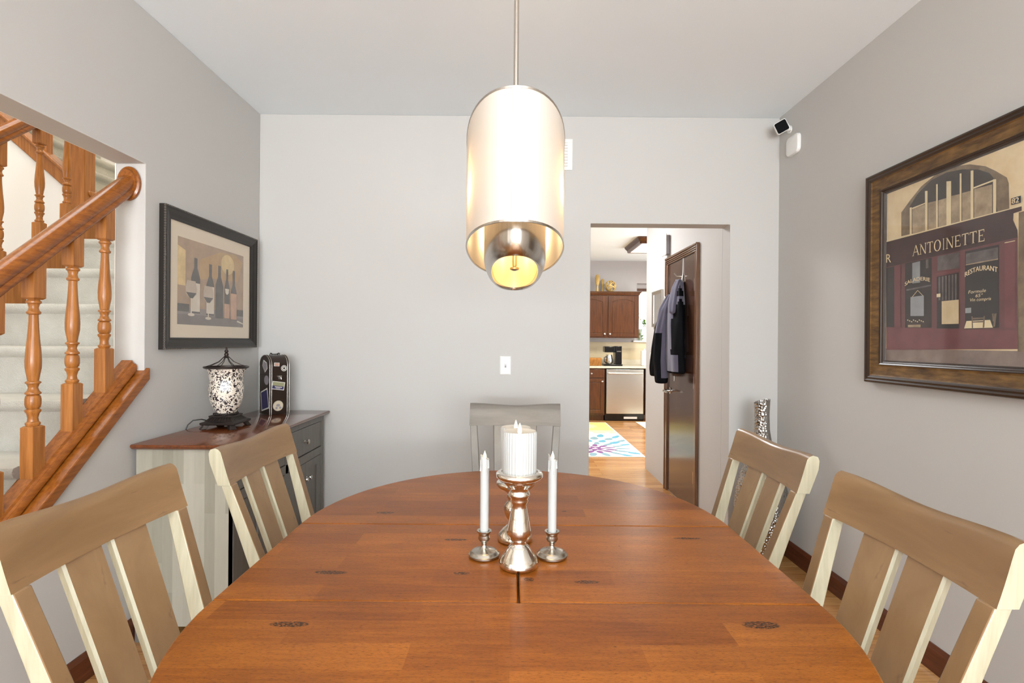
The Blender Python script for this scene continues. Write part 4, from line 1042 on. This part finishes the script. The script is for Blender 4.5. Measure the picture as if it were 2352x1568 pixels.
m.lathe([(0, .024), (.006, .022)], (0, 0, 0), 20, M=Matrix.Translation((XR - .0005, cc.y + .03, cc.z - .005)) @ Matrix.Rotation(-PI / 2, 4, 'Y'))
m.build('mount', 'white_plastic', ct, smooth=50)
ps = at(1818, 333, X=XR - .02)
M = Matrix.Translation((XR - .0004, ps.y, ps.z)) @ Matrix.Rotation(PI / 2, 4, 'Z')
R = []
for inset, d in ((0, 0), (0, .012), (.004, .019), (.014, .022)):
    r_, o2 = rbox(.066 - inset, .058 - inset, 0, 0, .030 - inset * .8, Matrix.Identity(4)); R.append([M @ Vector((x, d, y)) for x, y in o2])
tag(MB().rings(R).build('motion_sensor', 'white_plastic', smooth=40), 'rounded white sensor on the right wall just below the cube camera', 'sensor')

# ------------------------------------------------------------ tall hammered floor vase
vx, vy = 1.478, 3.02
m = MB(); vp = [(.001, .070), (.02, .085), (.10, .112), (.22, .142), (.34, .150), (.44, .140), (.54, .115), (.63, .082), (.71, .056), (.79, .043), (.88, .040), (.96, .044)]
R = []
for z_, r_ in vp:
    R.append([(vx + r_ * math.cos(2 * PI * k / 48), vy + r_ * math.sin(2 * PI * k / 48), z_ + (.014 * math.cos(2 * PI * k / 48) if z_ > .9 else 0)) for k in range(48)])
for z_, r_ in ((.955, .040), (.80, .036)): R.append([(vx + r_ * math.cos(2 * PI * k / 48), vy + r_ * math.sin(2 * PI * k / 48), z_ + .012 * math.cos(2 * PI * k / 48)) for k in range(48)])
m.rings(R); tag(m.build('floor_vase', 'hammered_metal', smooth=60), 'tall hammered silver floor vase in the right back corner', 'vase')

# ------------------------------------------------------------ hall: door, jacket, mirror, chime
HX = 1.388
DY0, DY1, DTZ = 3.855, 4.520, 1.985
d1 = struct(MB().box(HX - .0, HX - .006, DY0, DY1, .012, DTZ).build('door_1', 'door_walnut', bevel=.002), 'dark glossy brown hall door with a jacket hanging on it')
m = MB()
CW = .058
m.box(HX - .020, HX - .0005, DY0 - CW, DY0 - .002, 0, DTZ + .002); m.box(HX - .026, HX - .0005, DY0 - CW - .006, DY0 - CW + .012, 0, DTZ + .05)
m.box(HX - .020, HX - .0005, DY1 + .002, DY1 + CW, 0, DTZ + .002); m.box(HX - .026, HX - .0005, DY1 + CW - .012, DY1 + CW + .006, 0, DTZ + .05)
m.build('door_casing', 'casing_walnut', d1, bevel=.003)
m = MB()
for k, (za, zb_, pr) in enumerate(((.002, .014, .018), (.016, .028, .022), (.030, .044, .025), (.046, .064, .030))):
    m.box(HX - pr, HX - .0005, DY0 - CW, DY1 + CW, DTZ + za, DTZ + zb_)
m.build('door_header', 'casing_walnut', d1, bevel=.004)
m = MB(); hy, hz = 4.455, .885
m.lathe([(0, .028), (.006, .028), (.010, .016), (.030, .012)], (0, 0, 0), 20, M=Matrix.Translation((HX - .006, hy, hz)) @ Matrix.Rotation(-PI / 2, 4, 'Y'))
m.tube([(HX - .03, hy, hz), (HX - .062, hy, hz), (HX - .070, hy - .02, hz), (HX - .068, hy - .07, hz - .002), (HX - .066, hy - .11, hz - .003)], [.011, .011, .010, .009, .008], 12)
m.build('door_handle', 'silver_knob', d1, smooth=50)
for z_ in (1.74, 1.0, .28):
    m = MB(); m.box(HX - .012, HX - .005, DY0 + .002, DY0 + .028, z_ - .045, z_ + .045); m.tube([(HX - .013, DY0 + .003, z_ - .047), (HX - .013, DY0 + .003, z_ + .047)], .006, 10); m.build('hinge', 'silver_knob', d1)
# over-door hook
hk = MB(); yh = 4.14
hk.tube([(HX - .008, yh, 1.984), (HX - .010, yh, 1.86), (HX - .018, yh, 1.80), (HX - .040, yh, 1.775), (HX - .060, yh, 1.785), (HX - .066, yh, 1.81)], .006, 10)
hk.tube([(HX - .014, yh + .0, 1.835), (HX - .045, yh + .05, 1.845), (HX - .062, yh + .06, 1.87)], .005, 10)
tag(hk.build('door_hook', 'brushed_steel', smooth=60), 'over-door hook holding the jacket on the brown hall door', 'hook')
# jacket
plain('fleece_grey', C(84, 80, 96), .9, vary=.12, bump=.5, bscale=300, Sheen_Weight=.3); plain('jacket_black', C(6, 6, 10), .75, vary=.3, Specular_IOR_Level=.12); plain('pipe_grey', C(150, 146, 158), .8)
jk = thing('jacket', 'grey and black zip jacket hanging from the hook on the brown door', 'jacket', (HX - .1, 4.25, 1.45))
def shell(rows, n=22, wrinkle=.006, seed=1):
    """rows: (z, yc, half width, xback, xfront); elliptic cross sections"""
    rnd = random.Random(seed); ph = [rnd.random() * 6 for _ in range(4)]
    R = []
    for z_, yc, hw_, x0_, x1_ in rows:
        ring = []
        for k in range(n):
            a = 2 * PI * k / n; xc, xd = (x0_ + x1_) / 2, abs(x1_ - x0_) / 2
            wv = wrinkle * math.sin(5 * a + ph[0] + z_ * 6) + wrinkle * .5 * math.sin(9 * a + ph[1] - z_ * 11)
            ring.append((xc + (xd + wv) * math.cos(a), yc + (hw_ + wv) * math.sin(a), z_))
        R.append(ring)
    return R
DXF = HX - .012
def jpart(name, rows, fn, seed=1, n=40):
    R = shell(rows, n, .005, seed)
    m = MB(); N = len(R[0])
    for i in range(len(R) - 1):
        for j in range(N):
            P_ = [R[i][j], R[i][(j + 1) % N], R[i + 1][(j + 1) % N], R[i + 1][j]]
            c = sum((Vector(p) for p in P_), Vector()) / 4
            m.add(P_, [(0, 1, 2, 3)], fn(c, 2 * PI * (j + .5) / N))
    m.poly(R[0]); m.poly(R[-1])
    o = m.build(name, ['fleece_grey', 'jacket_black', 'pipe_grey'], jk, recalc=False)
    bm = bmesh.new(); bm.from_mesh(o.data); bmesh.ops.remove_doubles(bm, verts=bm.verts, dist=.0002); bmesh.ops.recalc_face_normals(bm, faces=bm.faces); bm.to_mesh(o.data); bm.free()
    for p_ in o.data.polygons: p_.use_smooth = True
    b_ = o.modifiers.new('subdivision', 'SUBSURF'); b_.levels = b_.render_levels = 1
    return o
def interp(tab, z_):
    for (a, *A), (b, *B) in zip(tab, tab[1:]):
        if b <= z_ <= a:
            t_ = (a - z_) / (a - b); return [x + (y - x) * t_ for x, y in zip(A, B)]
    return tab[-1][1:]
def rows(tab, n): 
    z0_, z1_ = tab[0][0], tab[-1][0]
    return [(z0_ + (z1_ - z0_) * k / n, *interp(tab, z0_ + (z1_ - z0_) * k / n)) for k in range(n + 1)]
# torso: black yoke on top, grey body, black panels at the door-hinge side
def tf(c, a):
    if c.z > 1.66 and not (4.06 < c.y < 4.20): return 1
    if c.z > 1.52 and c.y < 4.02: return 1
    if 1.20 < c.z < 1.60 and c.y < 4.06: return 1
    if c.z < 1.075: return 1
    if c.y < 3.985: return 1
    return 0
jpart('torso', rows([(1.80, 4.14, .035, DXF, DXF - .05), (1.77, 4.14, .065, DXF, DXF - .07), (1.70, 4.15, .110, DXF, DXF - .09), (1.60, 4.15, .15, DXF, DXF - .11), (1.45, 4.14, .165, DXF, DXF - .12), (1.25, 4.12, .155, DXF, DXF - .12), (1.05, 4.11, .145, DXF, DXF - .11)], 34), tf, 1)
# near (left in view) sleeve and second sleeve
def sf(c, a): return 1 if (c.z > 1.57 or c.z < 1.035 or (c.z < 1.48 and c.x < DXF - .03 and math.cos(a - .6) < .55)) else (2 if c.z < 1.5 and abs(math.cos(a - .6) - .62) < .1 else 0)
jpart('sleeve', rows([(1.72, 4.25, .03, DXF, DXF - .07), (1.62, 4.31, .065, DXF - .005, DXF - .12), (1.45, 4.40, .072, DXF - .01, DXF - .14), (1.25, 4.47, .070, DXF - .02, DXF - .155), (1.08, 4.52, .062, DXF - .03, DXF - .155), (1.0, 4.53, .055, DXF - .035, DXF - .145)], 30), sf, 2)
def sf2(c, a): return 1 if (c.z < 1.0 or (c.z < 1.38 and math.cos(a - 2.6) > -.2)) else 0
jpart('sleeve', rows([(1.70, 4.20, .03, DXF - .05, DXF - .10), (1.58, 4.22, .055, DXF - .06, DXF - .16), (1.38, 4.25, .062, DXF - .07, DXF - .19), (1.15, 4.25, .060, DXF - .08, DXF - .20), (.96, 4.24, .050, DXF - .085, DXF - .185)], 30), sf2, 3)
jpart('collar', rows([(1.815, 4.13, .03, DXF - .01, DXF - .05), (1.74, 4.12, .05, DXF - .03, DXF - .09), (1.60, 4.09, .055, DXF - .05, DXF - .125), (1.53, 4.06, .035, DXF - .07, DXF - .13)], 12), lambda c, a: 0, 4, 24)
m = MB()
for r_ in (.026, .019, .012):      # small curved emblem on the shoulder
    pts = [(DXF - .118, 4.235 + r_ * math.cos(a_), 1.655 + r_ * math.sin(a_) * 1.1) for a_ in [PI * k / 8 for k in range(9)]]
    m.tube(pts, .0022, 6)
m.build('emblem', 'sticker_white', jk)
MB().tube([(DXF - .10, 4.02, 1.04), (DXF - .10, 4.02, 1.00)], .004, 8).build('zip_pull', 'silver_knob', jk)
# mirror, chime, switch
def wallbox(y0, y1, z0_, z1_): return (y0, y1, z0_, z1_)
mr = thing('wall_mirror', 'small mirror hanging on the hall wall beyond the jacket', 'mirror', (HX, 4.93, 1.45))
ma, mbp = at(1519, 668, X=HX - .02), at(1497, 747, X=HX - .02)
my0, my1 = ma.y, mbp.y; mz0, mz1 = 1.452, 1.792
m = MB(); frame_ring(m, my0, my1, mz0, mz1, [(0, .001), (0, .022), (.006, .024), (.03, .014), (.03, .008)], HX, -1); m.build('frame', 'brushed_steel', mr)
plain('mirror_silver', C(230, 232, 228), .03, 1.0)
bx('mirror_glass', (HX - .0005, my0 + .028, mz0 + .028), (HX - .010, my1 - .028, mz1 - .028), 'mirror_silver', mr)
pc = at(1528, 563, X=HX - .03)
ch = thing('door_chime', 'pale grey door chime box high on the hall wall', 'chime', (HX, pc.y, pc.z))
bx('box', (HX - .0005, pc.y - .045, pc.z - .085), (HX - .035, pc.y + .045, pc.z + .085), 'sticker_grey', ch, bevel=.004)
bx('cover', (HX - .0355, pc.y - .060, pc.z - .095), (HX - .045, pc.y + .060, pc.z + .095), 'white_plastic', ch, bevel=.004)
p5 = at(1497, 823, X=HX - .005)
sp = thing('light_switch', 'white switch plate on the hall wall beside the jacket sleeve', 'light switch', (HX, p5.y, p5.z))
bx('plate', (HX - .0005, p5.y - .06, p5.z - .058), (HX - .006, p5.y + .06, p5.z + .058), 'white_plastic', sp, bevel=.002)
bx('toggle', (HX - .006, p5.y - .03, p5.z - .008), (HX - .016, p5.y - .02, p5.z + .010), 'white_plastic', sp); bx('toggle', (HX - .006, p5.y + .02, p5.z - .008), (HX - .016, p5.y + .03, p5.z + .010), 'white_plastic', sp)

# ------------------------------------------------------------ kitchen
plain('countertop_stone', C(196, 188, 168), .3, vary=.18, scale=90)
t = NT('backsplash_tile'); v = t.coord((1, 1, 1)); sw2 = t.n('ShaderNodeSeparateXYZ'); t.link(v, sw2.inputs[0]); cb2 = t.n('ShaderNodeCombineXYZ'); t.link(sw2.outputs[0], cb2.inputs[0]); t.link(sw2.outputs[2], cb2.inputs[1])
br = t.n('ShaderNodeTexBrick', offset=.5); t.link(cb2.outputs[0], br.inputs['Vector']); br.inputs['Scale'].default_value = 1; br.inputs['Brick Width'].default_value = .3; br.inputs['Row Height'].default_value = .1; br.inputs['Mortar Size'].default_value = .001
br.inputs['Color1'].default_value = C(206, 192, 160); br.inputs['Color2'].default_value = C(188, 172, 140); br.inputs['Mortar'].default_value = C(190, 176, 146); t.set(br.outputs[0], .35)
CY = 8.45
struct(bx('trim_2', (-.4, KB - .012, .93), (3.68, KB - .0005, WZ0 - .03), 'backsplash_tile'), 'beige tile backsplash behind the kitchen counter')
def door_panel(m, x0, x1, z0_, z1_, y, arch=False):
    """raised panel cabinet door facing -y"""
    s = .055; m.box(x0, x1, y - .012, y, z0_, z1_)
    m.box(x0, x0 + s, y - .020, y - .012, z0_, z1_); m.box(x1 - s, x1, y - .020, y - .012, z0_, z1_); m.box(x0 + s, x1 - s, y - .020, y - .012, z0_, z0_ + s)
    if arch:
        n = 12; w_ = x1 - x0 - 2 * s
        poly = [(x0 + s, z1_), (x0 + s, z1_ - s * 1.9)] + [(x0 + s + w_ * k / n, z1_ - s * 1.9 + s * .9 * math.sin(PI * k / n)) for k in range(1, n)] + [(x1 - s, z1_ - s * 1.9), (x1 - s, z1_)]
        m.prism(poly, 'Y', y - .020, y - .012)
        pp = [(x0 + s + .012, z0_ + s + .012), (x1 - s - .012, z0_ + s + .012), (x1 - s - .012, z1_ - s * 1.9 - .012)] + [(x1 - s - .012 - (w_ - .024) * k / n, z1_ - s * 1.9 - .014 + s * .85 * math.sin(PI * k / n)) for k in range(1, n)] + [(x0 + s + .012, z1_ - s * 1.9 - .012)]
        m.prism(pp, 'Y', y - .018, y - .012)
    else:
        m.box(x0 + s, x1 - s, y - .020, y - .012, z1_ - s, z1_); m.box(x0 + s + .012, x1 - s - .012, y - .018, y - .012, z0_ + s + .012, z1_ - s - .012)
def kknob(parent, x, y, z_):
    m = MB(); m.lathe([(0, .006), (.012, .006), (.018, .015), (.026, .014), (.029, .003)], (0, 0, 0), 16, M=Matrix.Translation((x, y, z_)) @ Matrix.Rotation(PI / 2, 4, 'X'))
    m.build('knob', 'silver_knob', parent, smooth=50)
def base_cab(label, x0, x1):
    c = thing('base_cabinet', label, 'cabinet', ((x0 + x1) / 2, CY + .3, 0))
    m = MB(); m.box(x0, x1, CY + .001, KB - .001, .10, .87); m.box(x0, x1, CY + .07, KB - .001, 0, .10); m.build('carcass', 'cabinet_cherry', c)
    m = MB(); m.box(x0 + .012, x1 - .012, CY - .018, CY, .715, .85); o = m.build('drawer', 'cabinet_cherry', c, bevel=.004); kknob(o, (x0 + x1) / 2, CY - .018, .783)
    m = MB(); door_panel(m, x0 + .012, x1 - .012, .13, .70, CY); o = m.build('door', 'cabinet_cherry', c, bevel=.002); kknob(o, x1 - .045, CY - .020, .655)
base_cab('cherry wood base cabinet left of the dishwasher', 1.09, 1.535)
base_cab('cherry wood base cabinet hidden mostly behind the dining wall', .63, 1.087)
base_cab('cherry wood base cabinet right of the dishwasher', 2.20, 2.80)
dw = thing('dishwasher', 'stainless steel dishwasher under the kitchen counter', 'dishwasher', (1.865, CY, 0))
bx('body', (1.545, CY + .002, .10), (2.185, KB - .001, .865), 'black_plastic', dw)
bx('door_panel', (1.560, CY - .028, .125), (2.170, CY, .855), 'stainless', dw, bevel=.005)
m = MB(); m.tube([(1.585, CY - .065, .79), (2.145, CY - .065, .79)], .013, 14); m.box(1.59, 1.61, CY - .065, CY - .027, .78, .80); m.box(2.12, 2.14, CY - .065, CY - .027, .78, .80); m.build('handle', 'brushed_steel', dw, smooth=50)
bx('kick_plate', (1.545, CY + .03, .005), (2.185, CY + .05, .10), 'black_plastic', dw)
bx('label', (1.86, CY + .027, .035), (2.08, CY + .0295, .07), 'sticker_white', dw)
tag(MB().box(.60, 2.86, CY - .035, KB - .013, .872, .905).build('countertop', 'countertop_stone', bevel=.006), 'speckled beige countertop running over the dishwasher', 'countertop')
struct(bx('trim_3', (.60, KB - .034, .906), (2.86, KB - .0125, 1.0), 'countertop_stone'), 'low stone upstand behind the coffee maker')
UY = 8.75
uc = thing('wall_cabinet', 'cherry wood wall cabinet with arched doors above the coffee maker', 'cabinet', (1.6, UY, 1.4))
UX0, UX1, UZ0, UZ1 = 1.05, 2.165, 1.375, 2.165
m = MB(); m.box(UX0, UX1, UY, KB - .001, UZ0, UZ1 - .02); m.build('carcass', 'cabinet_cherry', uc)
m = MB(); m.rings([[(UX0 - .0, UY - .022, UZ1 - .06), (UX1 + .004, UY - .022, UZ1 - .06), (UX1 + .004, KB - .001, UZ1 - .06), (UX0, KB - .001, UZ1 - .06)], [(UX0 - .0, UY - .03, UZ1 - .03), (UX1 + .012, UY - .03, UZ1 - .03), (UX1 + .012, KB - .001, UZ1 - .03), (UX0, KB - .001, UZ1 - .03)], [(UX0, UY - .055, UZ1), (UX1 + .04, UY - .055, UZ1), (UX1 + .04, KB - .001, UZ1), (UX0, KB - .001, UZ1)]])
m.build('crown', 'cabinet_cherry', uc)
for (a, b, kx) in ((1.075, 1.600, 1.575), (1.640, 2.140, 1.665)):
    m = MB(); door_panel(m, a, b, UZ0 + .02, UZ1 - .075, UY, True); o = m.build('door', 'cabinet_cherry', uc, bevel=.002); kknob(o, kx, UY - .02, UZ0 + .065)
# coffee maker
cmx, cmy, cz = 1.700, 8.66, .906
cm = thing('coffee_maker', 'black drip coffee maker with glass carafe on the counter', 'coffee maker', (cmx, cmy, cz))
bx('base', (cmx - .16, cmy - .11, cz), (cmx + .15, cmy + .11, cz + .030), 'black_plastic', cm, bevel=.006)
bx('tower', (cmx + .03, cmy - .10, cz + .031), (cmx + .14, cmy + .10, cz + .330), 'black_plastic', cm, bevel=.008)
bx('brew_head', (cmx - .145, cmy - .09, cz + .225), (cmx + .029, cmy + .10, cz + .325), 'black_plastic', cm, bevel=.010)
m = MB(); m.lathe([(0, .055), (.01, .062), (.06, .064), (.12, .055), (.15, .045)], (cmx - .06, cmy - .02, cz + .034), 24); m.build('carafe', 'stainless', cm, smooth=50)
m = MB(); m.tube([(cmx - .11, cmy - .05, cz + .15), (cmx - .15, cmy - .08, cz + .14), (cmx - .15, cmy - .08, cz + .07), (cmx - .115, cmy - .05, cz + .05)], .008, 8); m.build('carafe_handle', 'black_plastic', cm, smooth=60)
bx('badge', (cmx + .055, cmy - .1025, cz + .235), (cmx + .125, cmy - .1005, cz + .25), 'silver_knob', cm)
# basket
wood('wicker', C(150, 98, 40), C(196, 140, 70), 'Z', .6, 14, 3)
m = MB()
for k in range(9): 
    e = .004 * (k % 2); z_ = cz + .0005 + k * .0145; g_ = .004 * k * .5
    m.box(1.29 - g_ - e, 1.492 + g_ * .4 + e * .5, 8.56 - e - g_, 8.72 + e + g_, z_, z_ + .0145)
for x in [1.285 + .019 * k for k in range(12)]: m.box(x, x + .005, 8.538, 8.545, cz + .004, cz + .13)
b_ = tag(m.build('basket', 'wicker', bevel=.002), 'honey wicker basket on the counter left of the coffee maker', 'basket')
# canister / towel roll
m = MB(); m.lathe([(0, .05), (.004, .058), (.25, .058), (.254, .05), (.262, .012), (.285, .010), (.290, .004)], (2.255, 8.72, cz), 26)
tag(m.build('paper_towel_roll', 'white_plastic', smooth=40), 'white paper towel roll at the right end of the counter', 'paper towel')
# plant on sill
vxp, vyp = 2.262, KB - .005
pl = thing('flower_vase', 'glass vase with white flowers on the kitchen window sill', 'vase', (vxp, vyp, WZ0))
m = MB(); m.lathe([(0, .03), (.005, .036), (.06, .034), (.14, .026), (.20, .034), (.197, .031), (.14, .023), (.01, .030)], (vxp, vyp, WZ0 + .0005), 20); plain('vase_glass', C(196, 206, 190), .08, Transmission_Weight=.7); m.build('glass', 'vase_glass', pl, smooth=50)
plain('leaf_green', C(92, 132, 44), .4, vary=.3); plain('petal_white', C(236, 238, 236), .5)
def leaf(m, c, d, L, w_):
    c = Vector(c); d = Vector(d).normalized(); s = d.cross(Vector((0, .6, .8))).normalized() * w_
    m.add([c, c + d * L * .4 + s, c + d * L, c + d * L * .4 - s, c + d * L * .5 + Vector((0, -.012, .01))], [(0, 1, 4), (1, 2, 4), (2, 3, 4), (3, 0, 4)])
m = MB()
for k in range(16):
    a = k * 2.4; leaf(m, (vxp + .015 * math.cos(a), vyp - .01, WZ0 + .02 + .010 * (k % 8)), (math.cos(a), -.3, .6), .06, .014)
for k in range(14):
    a = k * 1.9; leaf(m, (vxp + .10 + .02 * math.cos(a), vyp - .01 + .01 * math.sin(a), WZ0 + .27 + .012 * (k % 6)), (math.cos(a), -.4, .5 * math.sin(a)), .08, .022)
m.tube([(vxp, vyp, WZ0 + .03), (vxp + .03, vyp, WZ0 + .2), (vxp + .10, vyp, WZ0 + .30)], .003, 6); m.tube([(vxp, vyp, WZ0 + .03), (vxp - .005, vyp, WZ0 + .25), (vxp - .01, vyp - .02, WZ0 + .38)], .0025, 6)
m.build('foliage', 'leaf_green', pl)
m = MB()
for (fx, fz) in ((.10, .23), (-.01, .39), (.13, .22)):
    for k in range(6):
        a = k * PI / 3; leaf(m, (vxp + fx, vyp - .02, WZ0 + fz), (math.cos(a), -.3, math.sin(a)), .05, .018)
m.build('flower', 'petal_white', pl)
# wicker ball + dried stems on the cabinet
m = MB(); bc = Vector((1.690, 8.83, UZ1 + .101))
for k in range(16):
    e = Euler((random.random() * 3.1, random.random() * 3.1, random.random() * 3.1)).to_matrix()
    pts = [bc + e @ Vector((.095 * math.cos(2 * PI * j / 24), .095 * math.sin(2 * PI * j / 24), 0)) for j in range(25)]
    m.tube(pts, .005, 6)
plain('pale_wicker', C(206, 176, 110), .6, vary=.2)
tag(m.build('wicker_ball', 'pale_wicker', smooth=60), 'open woven wicker ball on top of the wall cabinet', 'decoration')
def plume(x, y, h, r, lab):
    m = MB(); m.lathe([(0, .022), (.02, .024), (.10, .014), (.12, .012)], (x, y, UZ1 + .0005), 14)
    for k in range(90):
        t_ = k / 90; a = k * 2.4; z_ = UZ1 + .10 + (h - .16) * t_; rr = r * math.sin(PI * (.15 + .8 * t_))
        d = Vector((math.cos(a), math.sin(a), .9)).normalized(); p_ = Vector((x, y, z_)); m.tube([p_, p_ + d * rr * .7, p_ + d * rr + Vector((0, 0, .03))], [.006, .008, .002], 5)
    tag(m.build('dried_plume', 'pale_wicker'), lab, 'decoration')
plume(1.47, 8.86, .34, .055, 'tall dried plume on the wall cabinet, leftmost'); plume(1.575, 8.95, .27, .04, 'shorter dried plume behind the wicker ball')
# ceiling fixture
kf = thing('ceiling_light', 'wood framed box light on the kitchen ceiling', 'ceiling light', (2.05, 7.25, KH))
def cl(i, z_):
    x0, x1, y0, y1, c_ = 1.70 + i, 2.60 - i, 6.93 + i, 7.80 - i, .02
    return [(x0 + c_, y0, z_), (x1 - c_, y0, z_), (x1, y0 + c_, z_), (x1, y1 - c_, z_), (x1 - c_, y1, z_), (x0 + c_, y1, z_), (x0, y1 - c_, z_), (x0, y0 + c_, z_)]
m = MB(); m.rings([cl(0, KH - .0005), cl(.0, KH - .02), cl(.03, KH - .06), cl(.036, KH - .09), cl(.07, KH - .09), cl(.07, KH - .0005)], caps=False); m.build('crown_frame', 'cabinet_cherry', kf)
m = MB(); m.rings([cl(.071, KH - .085), cl(.071, KH - .075)]); m.build('diffuser', 'warm_diffuser', kf)
# rug with flower pattern
plain('rug_cream', C(232, 228, 208), .95, vary=.05, bump=.4); plain('rug_yellow', C(214, 200, 120), .95, vary=.15); plain('rug_blue', C(88, 150, 170), .95, vary=.2); plain('rug_slate', C(120, 150, 158), .95, vary=.2); plain('rug_purple', C(122, 78, 128), .95, vary=.2); plain('rug_pale', C(190, 210, 206), .95); plain('rug_lemon', C(228, 220, 160), .95)
m = MB(); rx0, rx1, ry0, ry1 = -.1, 1.520, 5.790, 8.26
m.box(rx0, rx1, ry0, ry1, .0005, .008, 0)
lay = [0]
def blob(cx_, cy_, rx_, ry_, ang, mi):
    lay[0] += 1; c_, s_ = math.cos(ang), math.sin(ang); pts = []
    for k in range(14):
        a = 2 * PI * k / 14; x, y = rx_ * math.cos(a), ry_ * math.sin(a) * (1 - .25 * math.cos(a))
        X_, Y_ = cx_ + x * c_ - y * s_, cy_ + x * s_ + y * c_
        pts.append((min(max(X_, rx0 + .02), rx1 - .02), min(max(Y_, ry0 + .02), ry1 - .02), .0083 + .00001 * lay[0]))
    m.poly(pts, mi)
lay[0] += 1; m.poly([(rx0 + .02, 7.35, .0082), (rx1 - .02, 7.25, .0082), (rx1 - .02, ry1 - .02, .0082), (rx0 + .02, ry1 - .02, .0082)], 6)
lay[0] += 1; m.poly([(rx0 + .02, 7.6, .00825), (rx1 - .02, 7.5, .00825), (rx1 - .02, ry1 - .02, .00825), (rx0 + .02, ry1 - .02, .00825)], 1)
fcx, fcy = 1.02, 6.22
rr_ = random.Random(3)
for ring, (r0, n, L, w_, mi) in enumerate(((.08, 7, .055, .032, 4), (.20, 11, .075, .034, 4), (.34, 14, .09, .040, 3), (.50, 18, .10, .046, 2), (.68, 22, .11, .050, 3), (.88, 26, .12, .050, 2), (1.08, 30, .10, .040, 5))):
    for k in range(n):
        a = 2 * PI * (k + .5 * (ring % 2)) / n
        X_, Y_ = fcx + r0 * math.cos(a), fcy + r0 * math.sin(a)
        if rx0 + .05 < X_ < rx1 - .03 and ry0 + .03 < Y_ < ry1 - .05: blob(X_, Y_, L * (.85 + .3 * rr_.random()), w_ * (.8 + .3 * rr_.random()), a, mi)
for k in range(22):
    a = 2 * PI * k / 22
    for r0 in (.12, .26, .40): blob(.85 + r0 * math.cos(a), 7.90 + r0 * .8 * math.sin(a), .07, .02, a, 3 if r0 < .3 else 5)
rg = m.build('rug', ['rug_cream', 'rug_yellow', 'rug_blue', 'rug_slate', 'rug_purple', 'rug_pale', 'rug_lemon'], recalc=False)
tag(rg, 'cream area rug with blue and purple flower pattern on the kitchen floor', 'rug')
tag(MB().box(2.02, 2.9, 7.4, 8.34, .0005, .010).build('kitchen_mat', 'rug_cream', bevel=.003), 'beige kitchen mat in front of the sink cabinet, mostly hidden', 'mat')
